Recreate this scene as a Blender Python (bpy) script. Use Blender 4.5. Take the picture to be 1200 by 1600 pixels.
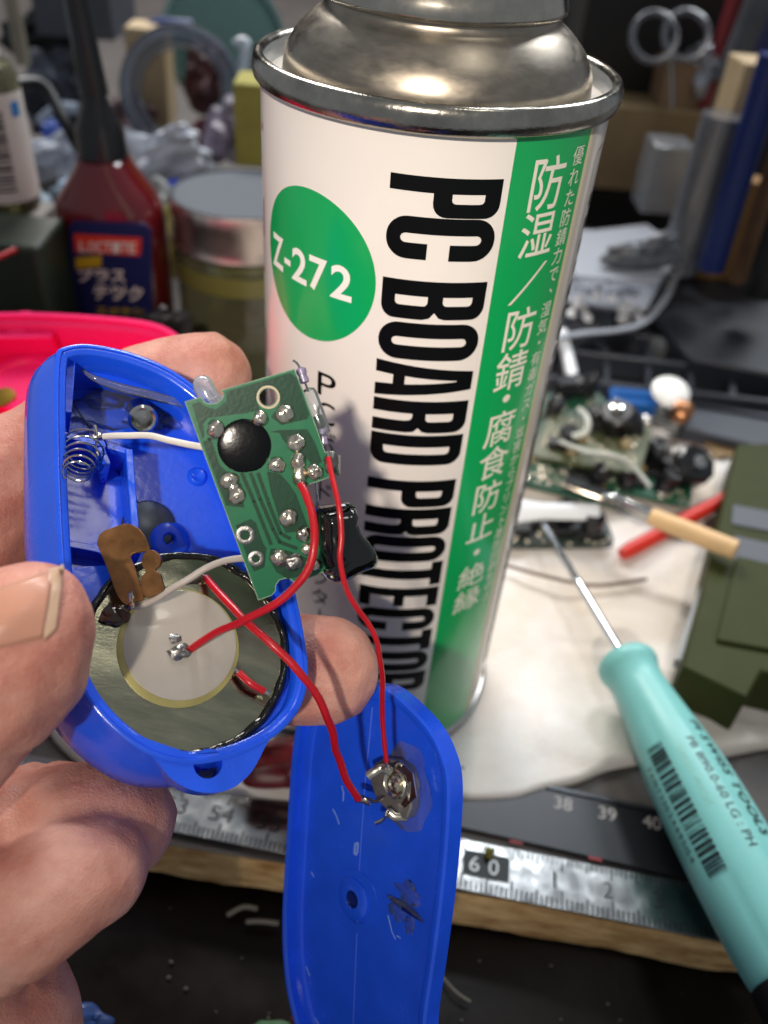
import bpy, bmesh, math, random
from mathutils import Vector as V, Matrix, noise
from mathutils.geometry import tessellate_polygon
from mathutils.bvhtree import BVHTree
rnd = random.Random(7)
for o in list(bpy.data.objects): bpy.data.objects.remove(o)
S = bpy.context.scene
COL = S.collection
U = 0.01                                            # the script is written in centimetres

# ------------------------------------------------------------ camera
FPX, HC = 1315.0, 16.301                            # focal length in photo pixels, camera height above the table
RM = Matrix(((0.99563198, -0.09336466, 0.0), (0.05946645, 0.63414461, -0.77092435), (0.07197709, 0.76755693, 0.63692672)))
cam = bpy.data.cameras.new('camera'); camo = bpy.data.objects.new('camera', cam); COL.objects.link(camo)
m4 = RM.to_4x4(); m4.translation = V((0, 0, HC)) * U
camo.matrix_world = m4
cam.sensor_fit = 'VERTICAL'; cam.sensor_height = 36; cam.lens = FPX / 1600 * 36
cam.clip_start = 0.005; cam.clip_end = 30
cam.dof.use_dof = True; cam.dof.focus_distance = 0.108; cam.dof.aperture_fstop = 18
S.camera = camo
# ------------------------------------------------------------ world and lamps
w = bpy.data.worlds.new('World'); S.world = w; w.use_nodes = True
bg = w.node_tree.nodes['Background']; bg.inputs[0].default_value = (0.82, 0.90, 1.0, 1); bg.inputs[1].default_value = 0.25

def lamp(name, direction, target, dist, size, power, col, shape='DISK', size_y=None):
    l = bpy.data.lights.new(name, 'AREA'); l.energy = power; l.color = col; l.size = size; l.shape = shape
    if size_y: l.size_y = size_y
    o = bpy.data.objects.new(name, l); COL.objects.link(o)
    d = V(direction).normalized(); o.location = V(target) * U + d * dist
    o.rotation_euler = (-d).to_track_quat('-Z', 'Y').to_euler()
    return o
def spot(name, frm_cam, px, py, dep, dist, radius, angle, blend, power, col):
    l = bpy.data.lights.new(name, 'SPOT'); l.energy = power; l.color = col; l.shadow_soft_size = radius; l.spot_size = math.radians(angle); l.spot_blend = blend
    o = bpy.data.objects.new(name, l); COL.objects.link(o)
    d = (RM @ V(frm_cam)).normalized(); tgt = CAM + ray(px, py) * dep
    o.location = tgt * U + d * dist; o.rotation_euler = (-d).to_track_quat('-Z', 'Y').to_euler()
CAM = V((0, 0, HC))
def ray(px, py): return RM @ V(((px - 600) / FPX, -(py - 800) / FPX, -1.0))
spot('window_sunlight', (-0.14, 0.0, 1.0), 640, 430, 11.5, 2.2, 0.07, 3.9, 0.45, 245, (1.0, 0.90, 0.78))
lamp('window_glow', (0.13, 0.60, 0.85), (3, 9, 0), 1.8, 0.24, 6.5, (0.88, 0.94, 1.0), 'RECTANGLE', 0.13)
lamp('towel_fill', (0.42, 0.64, 0.66), (3, 14, 5), 1.5, 0.50, 7.0, (0.90, 0.95, 1.0))  # added soft fill to brighten the towel; no such window is known
lamp('background_fill', (-0.3, 0.8, 0.9), (-4, 46, 5), 1.3, 0.6, 20.0, (1.0, 0.97, 0.94))  # added fill that brightens the things at the back
lamp('disc_glint_fill', (.27, -.04, .95), (-3, 8, 9), 1.6, 0.26, 1.3, (1.0, 0.96, 0.86))  # added lamp, placed so the speaker disc mirrors a bright area
S.view_settings.view_transform = 'Standard'; S.view_settings.look = 'None'
S.view_settings.exposure = 0.22; S.view_settings.gamma = 1.0
S.render.engine = 'CYCLES'
S.cycles.use_denoising = True
S.cycles.max_bounces = 10; S.cycles.transmission_bounces = 8; S.cycles.transparent_max_bounces = 12
S.cycles.caustics_reflective = False; S.cycles.caustics_refractive = False
S.cycles.sample_clamp_indirect = 6.0

# ------------------------------------------------------------ pixel rays (photo pixels, 1200 x 1600)
def ray(px, py): return RM @ V(((px - 600) / FPX, -(py - 800) / FPX, -1.0))
CAM = V((0, 0, HC))
def P(px, py, dep): return CAM + ray(px, py) * dep
def G(px, py, z=0.0):
    v = ray(px, py); return CAM + v * ((z - HC) / v.z)
def depth_of(p): return -(RM.transposed() @ (p - CAM)).z

class Frame:                                        # a plane in the place: through a point, with a normal
    def __init__(s, px, py, dep, n, world=False):
        s.o = P(px, py, dep); s.n = (V(n) if world else RM @ V(n)).normalized()
        up = RM @ V((0, 1, 0)); s.v = (up - up.dot(s.n) * s.n).normalized(); s.u = s.v.cross(s.n).normalized()
    def pt(s, px, py, off=0.0, lift=0.0):
        v = ray(px, py); o = s.o + s.n * off
        t = (o - CAM).dot(s.n) / v.dot(s.n)
        return CAM + v * t + s.n * lift
    def uv(s, p): d = p - s.o; return d.dot(s.u), d.dot(s.v)
    def at(s, u, v, off=0.0): return s.o + s.u * u + s.v * v + s.n * off

# ------------------------------------------------------------ materials
def clear(name, tint='#f2f6fa', rough=0.05, body=0.05, edge=0.55, bump=0.0, bs=4, bodycol=None):
    # thin clear plastic, glass or hardened glue: transparent with a glossy, edge-brightened skin
    if name in MATS: return MATS[name]
    m = bpy.data.materials.new(name); m.use_nodes = True; nt = m.node_tree; b = nt.nodes['Principled BSDF']; out = nt.nodes['Material Output']; MATS[name] = m
    b.inputs['Base Color'].default_value = lin(bodycol or tint); b.inputs['Roughness'].default_value = rough; b.inputs['Specular IOR Level'].default_value = 0.9
    b.inputs['Coat Weight'].default_value = 1.0; b.inputs['Coat Roughness'].default_value = rough
    t = nt.nodes.new('ShaderNodeBsdfTransparent'); t.inputs[0].default_value = lin(tint)
    lw = nt.nodes.new('ShaderNodeLayerWeight'); lw.inputs[0].default_value = 0.35
    mr = nt.nodes.new('ShaderNodeMapRange'); mr.inputs['To Min'].default_value = body; mr.inputs['To Max'].default_value = edge
    nt.links.new(lw.outputs['Facing'], mr.inputs['Value'])
    g = nt.nodes.new('ShaderNodeBsdfGlossy'); g.inputs['Roughness'].default_value = rough
    mx = nt.nodes.new('ShaderNodeMixShader'); nt.links.new(mr.outputs[0], mx.inputs[0]); nt.links.new(t.outputs[0], mx.inputs[1]); nt.links.new(b.outputs[0], mx.inputs[2])
    fr = nt.nodes.new('ShaderNodeFresnel'); fr.inputs[0].default_value = 1.5
    mx2 = nt.nodes.new('ShaderNodeMixShader'); nt.links.new(fr.outputs[0], mx2.inputs[0]); nt.links.new(mx.outputs[0], mx2.inputs[1]); nt.links.new(g.outputs[0], mx2.inputs[2])
    nt.links.new(mx2.outputs[0], out.inputs['Surface'])
    if bump:
        tc = nt.nodes.new('ShaderNodeTexCoord'); n2 = nt.nodes.new('ShaderNodeTexNoise'); n2.inputs['Scale'].default_value = bs * 100
        nt.links.new(tc.outputs['Object'], n2.inputs['Vector']); bp = nt.nodes.new('ShaderNodeBump'); bp.inputs['Strength'].default_value = bump; bp.inputs['Distance'].default_value = 0.0006
        nt.links.new(n2.outputs['Fac'], bp.inputs['Height'])
        for q in (b.inputs['Normal'], b.inputs['Coat Normal'], g.inputs['Normal'], fr.inputs['Normal']): nt.links.new(bp.outputs[0], q)
    return m
def lin(h):
    h = h.lstrip('#'); c = [int(h[i:i + 2], 16) / 255 for i in (0, 2, 4)]
    return tuple(x / 12.92 if x <= 0.04045 else ((x + 0.055) / 1.055) ** 2.4 for x in c) + (1.0,)
MATS = {}
def mat(name, col, rough=0.5, metal=0.0, var=0.0, vs=1.0, bump=0.0, bs=8.0, trans=0.0, ior=1.45, sss=0.0, coat=0.0, alpha=1.0, spec=0.5, col2=None, stretch=None, rvar=0.0, emit=0.0):
    if name in MATS: return MATS[name]
    m = bpy.data.materials.new(name); m.use_nodes = True; nt = m.node_tree; b = nt.nodes['Principled BSDF']; MATS[name] = m
    c = lin(col); b.inputs['Base Color'].default_value = c
    b.inputs['Roughness'].default_value = rough; b.inputs['Metallic'].default_value = metal
    b.inputs['Transmission Weight'].default_value = trans; b.inputs['IOR'].default_value = ior
    b.inputs['Coat Weight'].default_value = coat; b.inputs['Coat Roughness'].default_value = 0.08
    b.inputs['Alpha'].default_value = alpha; b.inputs['Specular IOR Level'].default_value = spec
    if sss:
        b.inputs['Subsurface Weight'].default_value = sss; b.inputs['Subsurface Radius'].default_value = (1.0, 0.4, 0.22); b.inputs['Subsurface Scale'].default_value = 0.0025
    tc = nt.nodes.new('ShaderNodeTexCoord'); mp = nt.nodes.new('ShaderNodeMapping'); nt.links.new(tc.outputs['Object'], mp.inputs['Vector'])
    if stretch: mp.inputs['Scale'].default_value = stretch
    if var or col2 or rvar:
        n = nt.nodes.new('ShaderNodeTexNoise'); n.inputs['Scale'].default_value = vs * 100; n.inputs['Detail'].default_value = 6; n.inputs['Roughness'].default_value = 0.62
        nt.links.new(mp.outputs[0], n.inputs['Vector'])
        if var or col2:
            r = nt.nodes.new('ShaderNodeValToRGB'); r.color_ramp.elements[0].position = 0.34; r.color_ramp.elements[1].position = 0.66
            a = c; d = lin(col2) if col2 else tuple(min(1, x * (1 + var)) for x in c[:3]) + (1,)
            if not col2: a = tuple(x * (1 - var) for x in c[:3]) + (1,)
            r.color_ramp.elements[0].color = a; r.color_ramp.elements[1].color = d
            nt.links.new(n.outputs['Fac'], r.inputs['Fac']); nt.links.new(r.outputs['Color'], b.inputs['Base Color'])
        if rvar:
            mr = nt.nodes.new('ShaderNodeMapRange'); mr.inputs['From Min'].default_value = 0.3; mr.inputs['From Max'].default_value = 0.7
            mr.inputs['To Min'].default_value = max(0.02, rough - rvar); mr.inputs['To Max'].default_value = min(1, rough + rvar)
            nt.links.new(n.outputs['Fac'], mr.inputs['Value']); nt.links.new(mr.outputs[0], b.inputs['Roughness'])
    if bump:
        n2 = nt.nodes.new('ShaderNodeTexNoise'); n2.inputs['Scale'].default_value = bs * 100; n2.inputs['Detail'].default_value = 4
        nt.links.new(mp.outputs[0], n2.inputs['Vector'])
        bp = nt.nodes.new('ShaderNodeBump'); bp.inputs['Strength'].default_value = bump; bp.inputs['Distance'].default_value = 0.0004
        nt.links.new(n2.outputs['Fac'], bp.inputs['Height']); nt.links.new(bp.outputs[0], b.inputs['Normal'])
        if coat: nt.links.new(bp.outputs[0], b.inputs['Coat Normal'])
    return m

BLUE = mat('blue_plastic', '#1c56e6', 0.26, var=0.04, vs=2.2, bump=0.05, bs=9, coat=0.4, rvar=0.05)
BLUE2 = mat('blue_cover_plastic', '#1a54e6', 0.22, var=0.09, vs=1.6, bump=0.05, bs=5, coat=0.5, rvar=0.08)
WHITE = mat('can_white_enamel', '#efe6dd', 0.22, coat=0.4, var=0.015, vs=0.6)
GREEN = mat('can_green_ink', '#0ea155', 0.24, coat=0.4)
BLACKI = mat('black_ink', '#050505', 0.35, spec=0.3)
WHITEI = mat('white_ink', '#e9e2d2', 0.35)
STEEL = mat('can_steel', '#9c9284', 0.33, 1.0, var=0.10, vs=3, bump=0.05, bs=90, rvar=0.06, stretch=(1, 1, 3))
CHROME = mat('bright_metal', '#c9c7c2', 0.14, 1.0, var=0.08, vs=4)
SOLDER = mat('solder', '#d6cdbb', 0.24, 1.0, var=0.1, vs=8, bump=0.10, bs=12, rvar=0.06)
GREY_SOLDER = mat('dull_solder', '#8f8d8a', 0.38, 1.0, var=0.2, vs=8, bump=0.2, bs=20)
PCBM = mat('board_green', '#09653f', 0.34, var=0.06, vs=2.5, bump=0.04, bs=10, coat=0.12)
TRACE = mat('board_trace_green', '#053820', 0.3, coat=0.3, var=0.1, vs=4, bump=0.05, bs=20)
FIBRE = mat('board_edge', '#7f9680', 0.7, var=0.2, vs=10)
EPOXY = mat('black_epoxy', '#030303', 0.22, bump=0.06, bs=20, spec=.4)
SHRINK = mat('black_wrap', '#070707', 0.12, coat=0.6, bump=0.3, bs=3)
REDW = mat('red_wire_skin', '#b80f1c', 0.34, coat=0.2, var=0.08, vs=3, bump=0.1, bs=12)
WHITEW = mat('white_wire_skin', '#ddd6cc', 0.4, var=0.05, vs=4)
GLUE = clear('clear_glue', '#e8eefa', 0.06, 0.03, 0.25, 0.5, 2.5)
GLASS = clear('clear_plastic', '#f0f4f6', 0.06, 0.06, 0.5)
BRASS = mat('tarnished_brass', '#7d5733', 0.36, 0.6, var=0.35, vs=2, bump=0.04, bs=10, rvar=0.15)
DISC = mat('speaker_brass_mirror', '#a8a48a', 0.15, 1.0, var=0.25, vs=1.2, bump=0.05, bs=30, rvar=0.1, stretch=(0.25, 2, 1))
CERAM = mat('ceramic', '#aaa297', 0.3, var=0.06, vs=1.5, coat=0.4)
CERING = mat('ceramic_edge', '#a3995f', 0.4, 0.3, var=0.15, vs=2)
BLKGLUE = mat('black_glue', '#0b0a09', 0.18, coat=0.5, bump=0.6, bs=6)
SKIN = None
PINK = mat('pink_plastic', '#f51667', 0.42, coat=0.0, var=0.05)
PAPER = mat('paper_towel', '#e4e0dc', 0.9, var=0.0, col2='#cdbfae', vs=0.22, bump=0.6, bs=7)
DARK = mat('dark_plastic', '#141416', 0.4, var=0.2, vs=0.6)
SLATE = mat('slate_plastic', '#3a3e47', 0.5, var=0.08)
TEAL = mat('teal_handle', '#7dbfba', 0.36, var=0.04, vs=0.8, sss=0.1, bump=0.05, bs=10)
OLIVE = mat('olive_plastic', '#363b1b', 0.6, spec=0.2, var=0.08, vs=1.0, bump=0.15, bs=10)
WOOD = mat('particle_board', '#a5763f', 0.85, col2='#ecc58a', vs=1.6, bump=0.9, bs=4, stretch=(0.6, 1, 2))
CREAM = mat('cream_wood', '#b79f7a', 0.7, var=0.1, vs=0.8, bump=0.1, bs=4)
INK = mat('print_ink', '#10181a', 0.5)
RULER = mat('ruler_steel', '#b6b7b6', 0.17, 1.0, var=0.06, vs=3, bump=0.02, bs=40, rvar=0.06)

# ------------------------------------------------------------ mesh tools
class MB:
    def __init__(s): s.v = []; s.f = []
    def add(s, vs, fs):
        b = len(s.v); s.v += [V(x) for x in vs]; s.f += [tuple(b + i for i in f) for f in fs]; return s
    def box(s, c, a, b_, d):                        # centre and three half-axis vectors
        c, a, b_, d = V(c), V(a), V(b_), V(d); vs = [c + a * i + b_ * j + d * k for i in (-1, 1) for j in (-1, 1) for k in (-1, 1)]
        return s.add(vs, [(0, 1, 3, 2), (4, 6, 7, 5), (0, 4, 5, 1), (2, 3, 7, 6), (0, 2, 6, 4), (1, 5, 7, 3)])
    def loft(s, rings, closed=True, cap0=True, cap1=True):
        n = len(rings[0]); b = len(s.v); m = len(rings)
        for r in rings: s.v += [V(x) for x in r]
        for i in range(m - 1):
            for j in range(n if closed else n - 1):
                k = (j + 1) % n; s.f.append((b + i * n + j, b + i * n + k, b + (i + 1) * n + k, b + (i + 1) * n + j))
        if cap0: s.f.append(tuple(b + j for j in reversed(range(n))))
        if cap1: s.f.append(tuple(b + (m - 1) * n + j for j in range(n)))
        return s
    def tube(s, pts, r, seg=12, caps=True, flat=1.0, fv=None):
        pts = [V(p) for p in pts]; n = len(pts); rr = r if isinstance(r, (list, tuple)) else [r] * n
        t0 = (pts[1] - pts[0]).normalized(); a = t0.orthogonal().normalized()
        if fv is not None: a = (V(fv) - V(fv).dot(t0) * t0).normalized()
        rings = []
        for i in range(n):
            t = (pts[min(i + 1, n - 1)] - pts[max(i - 1, 0)]).normalized(); a = (a - a.dot(t) * t).normalized(); b_ = t.cross(a)
            rings.append([pts[i] + (a * math.cos(2 * math.pi * k / seg) + b_ * math.sin(2 * math.pi * k / seg) * flat) * rr[i] for k in range(seg)])
        return s.loft(rings, True, caps, caps)
    def lathe(s, prof, o=(0, 0, 0), axis=(0, 0, 1), seg=48, cap0=False, cap1=False, wob=None):
        z = V(axis).normalized(); x = z.orthogonal().normalized(); y = z.cross(x); o = V(o)
        rings = []
        for i, (r, h) in enumerate(prof):
            rings.append([o + z * h + (x * math.cos(2 * math.pi * k / seg) + y * math.sin(2 * math.pi * k / seg)) * (r * (1 + (wob(k / seg, i) if wob else 0))) for k in range(seg)])
        return s.loft(rings, True, cap0, cap1)
    def prism(s, outline, holes, vec):              # outline and holes: lists of 3-D points on a plane; thickness by vec
        vec = V(vec); loops = [[V(p) for p in outline]] + [[V(p) for p in h] for h in holes]
        flat = [p for l in loops for p in l]; tris = tessellate_polygon(loops); b = len(s.v); n = len(flat)
        s.v += flat + [p + vec for p in flat]
        for t in tris: s.f.append(tuple(b + i for i in t)); s.f.append(tuple(b + n + i for i in reversed(t)))
        k = 0
        for l in loops:
            m = len(l)
            for i in range(m): j = (i + 1) % m; s.f.append((b + k + i, b + k + j, b + n + k + j, b + n + k + i))
            k += m
        return s
    def ball(s, c, a, b_, d, seg=16, rings=10, lo=-90, wob=0.0, seed=0):
        c, a, b_, d = V(c), V(a), V(b_), V(d); rs = []
        for i in range(rings + 1):
            th = math.radians(lo + (90 - lo) * i / rings); row = []
            for k in range(seg):
                ph = 2 * math.pi * k / seg; q = V((math.cos(th) * math.cos(ph), math.cos(th) * math.sin(ph), math.sin(th)))
                if wob: q = q * (1 + wob * noise.noise(q * 1.7 + V((seed * 3.1, 0, 0))))
                if i in (0, rings) and abs(math.cos(th)) < 1e-3: q = V((1e-4 * math.cos(ph), 1e-4 * math.sin(ph), q.z))
                row.append(c + a * q.x + b_ * q.y + d * q.z)
            rs.append(row)
        return s.loft(rs, True, True, True)
def obj(name, mb, m, parent=None, smooth=40, bevel=0, label=None, sub=0, solid=0):
    me = bpy.data.meshes.new(name)
    off = V((0, 0, 0))
    if parent is not None:
        p = parent
        while p is not None: off += p.location; p = p.parent
    if parent is None and mb.v:
        lo = V((min(v.x for v in mb.v), min(v.y for v in mb.v), min(v.z for v in mb.v))); hi = V((max(v.x for v in mb.v), max(v.y for v in mb.v), 0))
        off = V(((lo.x + hi.x) / 2, (lo.y + hi.y) / 2, lo.z)) * U
    me.from_pydata([tuple(v * U - off) for v in mb.v], [], mb.f)
    bm = bmesh.new(); bm.from_mesh(me)
    bmesh.ops.recalc_face_normals(bm, faces=bm.faces); bm.to_mesh(me); bm.free()
    for pol in me.polygons: pol.use_smooth = True
    try: me.set_sharp_from_angle(angle=math.radians(smooth))
    except Exception: pass
    me.materials.append(m)
    o = bpy.data.objects.new(name, me); COL.objects.link(o)
    if parent is not None: o.parent = parent
    else: o.location = off
    if bevel:
        b = o.modifiers.new('bevel', 'BEVEL'); b.width = bevel * U; b.segments = 2; b.limit_method = 'ANGLE'; b.angle_limit = math.radians(40)
    if sub: sm = o.modifiers.new('sub', 'SUBSURF'); sm.levels = sub; sm.render_levels = sub
    if label: o['label'] = label
    return o
def thing(name, label, cat, loc, group=None):
    o = bpy.data.objects.new(name, None); o.empty_display_size = 0.005; COL.objects.link(o); o.location = V(loc) * U
    o['label'] = label; o['category'] = cat
    if group: o['group'] = group
    return o
def tag(o, label, cat, group=None, kind=None):
    if label: o['label'] = label
    if cat: o['category'] = cat
    if group: o['group'] = group
    if kind: o['kind'] = kind
    return o
def crv(pts, n=6, closed=False):                    # Catmull-Rom through points of any dimension (tuples)
    pts = [tuple(p) for p in pts]; m = len(pts); out = []
    rng = range(m if closed else m - 1)
    for i in rng:
        g = lambda j: pts[j % m] if closed else pts[min(max(j, 0), m - 1)]
        p0, p1, p2, p3 = g(i - 1), g(i), g(i + 1), g(i + 2)
        for k in range(n):
            t = k / n; out.append(tuple(0.5 * ((2 * b) + (-a + c) * t + (2 * a - 5 * b + 4 * c - d) * t * t + (-a + 3 * b - 3 * c + d) * t ** 3) for a, b, c, d in zip(p0, p1, p2, p3)))
    if not closed: out.append(pts[-1])
    return out
def inset(poly, nrm, d):                            # move a closed planar loop inwards by d
    n = len(poly); nrm = V(nrm); area = V((0, 0, 0))
    for i in range(n): area += poly[i].cross(poly[(i + 1) % n])
    sg = 1 if area.dot(nrm) > 0 else -1; out = []
    for i in range(n):
        e1 = (poly[i] - poly[i - 1]).normalized(); e2 = (poly[(i + 1) % n] - poly[i]).normalized()
        t = (e1 + e2).normalized(); q = nrm.cross(t) * sg; c = max(0.5, q.dot(nrm.cross(e1).normalized() * sg))
        out.append(poly[i] + q * (d / c))
    return out
def circle(c, u, v, r, n=24, r2=None):
    return [V(c) + V(u) * r * math.cos(2 * math.pi * k / n) + V(v) * (r2 or r) * math.sin(2 * math.pi * k / n) for k in range(n)]

_tc = {}
def text2d(ch, bold=0.0):                           # flat glyph mesh, em = 1
    key = (ch, bold)
    if key in _tc: return _tc[key]
    cu = bpy.data.curves.new('t', 'FONT'); cu.body = ch; cu.size = 1.0; cu.resolution_u = 5; cu.offset = bold
    o = bpy.data.objects.new('t', cu); COL.objects.link(o); bpy.context.view_layer.update()
    dg = bpy.context.evaluated_depsgraph_get(); me = o.evaluated_get(dg).to_mesh()
    vs = [(v.co.x, v.co.y) for v in me.vertices]; fs = [tuple(p.vertices) for p in me.polygons]
    o.evaluated_get(dg).to_mesh_clear(); bpy.data.objects.remove(o); bpy.data.curves.remove(cu)
    _tc[key] = (vs, fs); return vs, fs
def bbox(vs):
    if not vs: return 0, 0, 1, 1
    return min(v[0] for v in vs), min(v[1] for v in vs), max(v[0] for v in vs), max(v[1] for v in vs)
class Flat:                                         # 2-D artwork in label coordinates, later wrapped on a surface
    def __init__(s): s.v = []; s.f = []
    def add(s, vs, fs): b = len(s.v); s.v += list(vs); s.f += [tuple(b + i for i in f) for f in fs]; return s
    def poly(s, outer, holes=()):
        loops = [[V((x, y, 0)) for x, y in outer]] + [[V((x, y, 0)) for x, y in h] for h in holes]
        fl = [(p.x, p.y) for l in loops for p in l]; return s.add(fl, tessellate_polygon(loops))
    def rect(s, x0, y0, x1, y1): return s.poly([(x0, y0), (x1, y0), (x1, y1), (x0, y1)])
    def glyph(s, ch, fx, bold=0.0, fit=None):       # fx maps unit-box coords (0..1, y up) to label coords; fit: 'bbox' or em
        vs, fs = text2d(ch, bold)
        if not vs: return s
        if fit == 'bbox':
            x0, y0, x1, y1 = bbox(vs); q = [((x - x0) / max(1e-6, x1 - x0), (y - y0) / max(1e-6, y1 - y0)) for x, y in vs]
        else: q = [(x, y + 0.12) for x, y in vs]
        return s.add([fx(x, y) for x, y in q], fs)
    def cut(s, step, x0, x1):                       # extra edges along x so it bends smoothly
        bm = bmesh.new(); vv = [bm.verts.new((x, y, 0)) for x, y in s.v]
        for f in s.f:
            try: bm.faces.new([vv[i] for i in f])
            except Exception: pass
        k = x0
        while k < x1:
            bmesh.ops.bisect_plane(bm, geom=bm.verts[:] + bm.edges[:] + bm.faces[:], plane_co=(k, 0, 0), plane_no=(1, 0, 0)); k += step
        bm.verts.index_update(); s.v = [(v.co.x, v.co.y) for v in bm.verts]; s.f = [tuple(v.index for v in f.verts) for f in bm.faces]; bm.free(); return s
    def wrap(s, fn): mb = MB(); mb.add([fn(x, y) for x, y in s.v], s.f); return mb
def rrect(x0, y0, x1, y1, r, n=6, corners=(1, 1, 1, 1)):   # corners: x0y0, x1y0, x1y1, x0y1
    out = []
    rx = r if isinstance(r, tuple) else (r, r)
    for (cx, cy, a0, on) in ((x0, y0, 180, corners[0]), (x1, y0, 270, corners[1]), (x1, y1, 0, corners[2]), (x0, y1, 90, corners[3])):
        if not on: out.append((cx, cy)); continue
        ox = cx + rx[0] * (1 if cx == x0 else -1); oy = cy + rx[1] * (1 if cy == y0 else -1)
        for k in range(n + 1):
            a = math.radians(a0 + 90 * k / n); out.append((ox + rx[0] * math.cos(a), oy + rx[1] * math.sin(a)))
    return out
# ============================================================ SETTING
tb = MB(); a, b, c, d = G(-500, 1340), G(1700, 1640), V((75, 95, 0)), V((-75, 95, 0))
fl, fr = G(100, 1294), G(1280, 1484)                # the front edge of the work table
ed = (fr - fl).normalized()
p0, p1 = fl - ed * 25, fl + ed * 45
def rough_face():
    m = MB(); n = 260; rows = []
    for i in range(n + 1):
        t = i / n; q = p0.lerp(p1, t); dz = 0.95 + 0.30 * max(0, min(1, (q.x + 2) / 9)) + 0.16 * noise.noise(q * 0.55) + 0.05 * noise.noise(q * 3)
        rows.append([q + V((0, 0, -0.02)), q + V((0.03, -0.10, -0.3)), q + V((0.03, -0.12 + 0.03 * noise.noise(q * 4), -dz)), q + V((0, 0.6, -dz - 0.1))])
    return m.loft(rows, closed=False, cap0=False, cap1=False)
top = MB(); top.add([p0, p1, V((75, 130, 0)), V((-75, 130, 0)), p0 - V((0, 0, .02)), p1 - V((0, 0, .02))], [(0, 1, 2, 3), (0, 4, 5, 1)])
t = obj('tabletop', top, mat('table_surface', '#4a4440', 0.6, var=0.25, vs=0.25, bump=0.2, bs=3)); t['kind'] = 'structure'
t = obj('table_edge', rough_face(), WOOD); t['kind'] = 'structure'
m = MB(); n = 40; rows = []
for i in range(n + 1):
    row = []
    for j in range(n + 1):
        x = -25 + 60 * i / n; y = -8 + 20 * j / n
        row.append(V((x, y, -1.45 + 0.35 * noise.noise(V((x * 0.22, y * 0.3, 3))) - max(0, (6 - y)) * 0.12)))
    rows.append(row)
m.loft(rows, closed=False, cap0=False, cap1=False)
t = obj('floor', m, mat('black_sheet', '#160e09', 0.42, spec=0.25, var=0.5, vs=0.5, bump=0.4, bs=1.2, rvar=0.15), smooth=180); t['kind'] = 'structure'
m = MB().box((0, 128, 40), (95, 0, 0), (0, 0.5, 0), (0, 0, 45))
t = obj('wall', m, mat('dim_wall', '#141518', 0.7, var=0.4, vs=0.04)); t['kind'] = 'structure'

# ============================================================ SPRAY CAN
CC = V((0.177, 13.784, 0)); RC = 2.6; HT = 13.606
eC = (CAM - CC); eC.z = 0; eC.normalize(); gC = V((0, 0, 1)).cross(eC)
def onc(s, h, lift=0.006):
    a = s / RC; return CC + (eC * math.cos(a) + gC * math.sin(a)) * (RC + lift) + V((0, 0, HT - h))
can = thing('spray_can', 'tall white spray can with green band and black lettering, standing on the paper towel', 'spray can', CC)
obj('can_body', MB().lathe([(2.3, 0.12), (2.5, 0.03), (2.56, 0.02), (2.6, 0.10), (2.6, 13.3)], CC, seg=192, cap0=True, cap1=True), WHITE, can)
obj('bottom_seam', MB().lathe([(2.50, 0.0), (2.64, 0.0), (2.68, 0.06), (2.68, 0.22), (2.62, 0.27), (2.59, 0.27)], CC, seg=128), CHROME, can)
obj('rim', MB().lathe([(2.59, 13.25), (2.66, 13.25), (2.70, 13.30), (2.725, 13.40), (2.72, 13.50), (2.69, 13.58), (2.63, 13.62), (2.57, 13.60), (2.54, 13.52)], CC, seg=160), mat('rim_metal', '#a8a297', 0.2, 1.0, var=0.2, vs=2, bump=0.1, bs=20, rvar=0.08), can, smooth=80)
obj('rim_groove', MB().lathe([(2.545, 13.54), (2.52, 13.45), (2.50, 13.12), (2.46, 13.02), (2.38, 13.02), (2.34, 13.08), (2.28, 13.34)], CC, seg=128), mat('pale_metal', '#d8dcdc', 0.25, 0.8), can, smooth=80)
dome = [(2.31, 13.1), (2.285, 13.34), (2.265, 13.50), (2.24, 13.62), (2.18, 13.75), (2.09, 13.88), (1.97, 14.00), (1.84, 14.11), (1.74, 14.18), (1.69, 14.23), (1.665, 14.28), (1.66, 14.34)]
obj('dome', MB().lathe(crv(dome, 4), CC, seg=160), STEEL, can, smooth=80)
nk = [(1.64, 14.31), (1.70, 14.31), (1.735, 14.34), (1.745, 14.42), (1.71, 14.52), (1.67, 14.66), (1.67, 15.10), (1.60, 15.22), (1.42, 15.28), (1.30, 15.20), (1.2, 15.1)]
obj('neck_ring', MB().lathe(nk, CC, seg=128, cap1=True), mat('neck_metal', '#b5aea2', 0.22, 1.0, var=0.1, vs=3, rvar=0.06), can, smooth=70)
obj('valve_cup', MB().lathe([(1.15, 15.08), (1.1, 15.2), (0.5, 15.25), (0.42, 15.5), (0.2, 15.55), (0.19, 16.0)], CC, seg=48, cap1=True), CHROME, can)
obj('side_seam', Flat().rect(2.66, -13.35, 2.80, -0.30).cut(0.05, -4, 4).wrap(lambda x, y: onc(x, -y, 0.01)), mat('seam_metal', '#c8bcae', 0.35), can)

f = Flat().poly([(1.14, -0.2), (2.56, -0.2), (2.56, -13.30), (2.48, -13.42), (1.14, -13.42)]); f.cut(0.05, -4, 4)
obj('green_band', f.wrap(lambda x, y: onc(x, -y, 0.004)), GREEN, can)
f = Flat().poly([(2.565, -0.2), (2.62, -0.2), (2.62, -13.42), (2.565, -13.42)])
obj('gold_line', f.wrap(lambda x, y: onc(x, -y, 0.006)), mat('gold_ink', '#d9cf9a', 0.3), can)
f = Flat().poly([(-1.6985 + 1.134 * math.cos(2 * math.pi * k / 96), -2.4935 + 1.134 * math.sin(2 * math.pi * k / 96)) for k in range(96)]).cut(0.05, -4, 4)
obj('green_disc', f.wrap(lambda x, y: onc(x, -y, 0.004)), GREEN, can)

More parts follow.
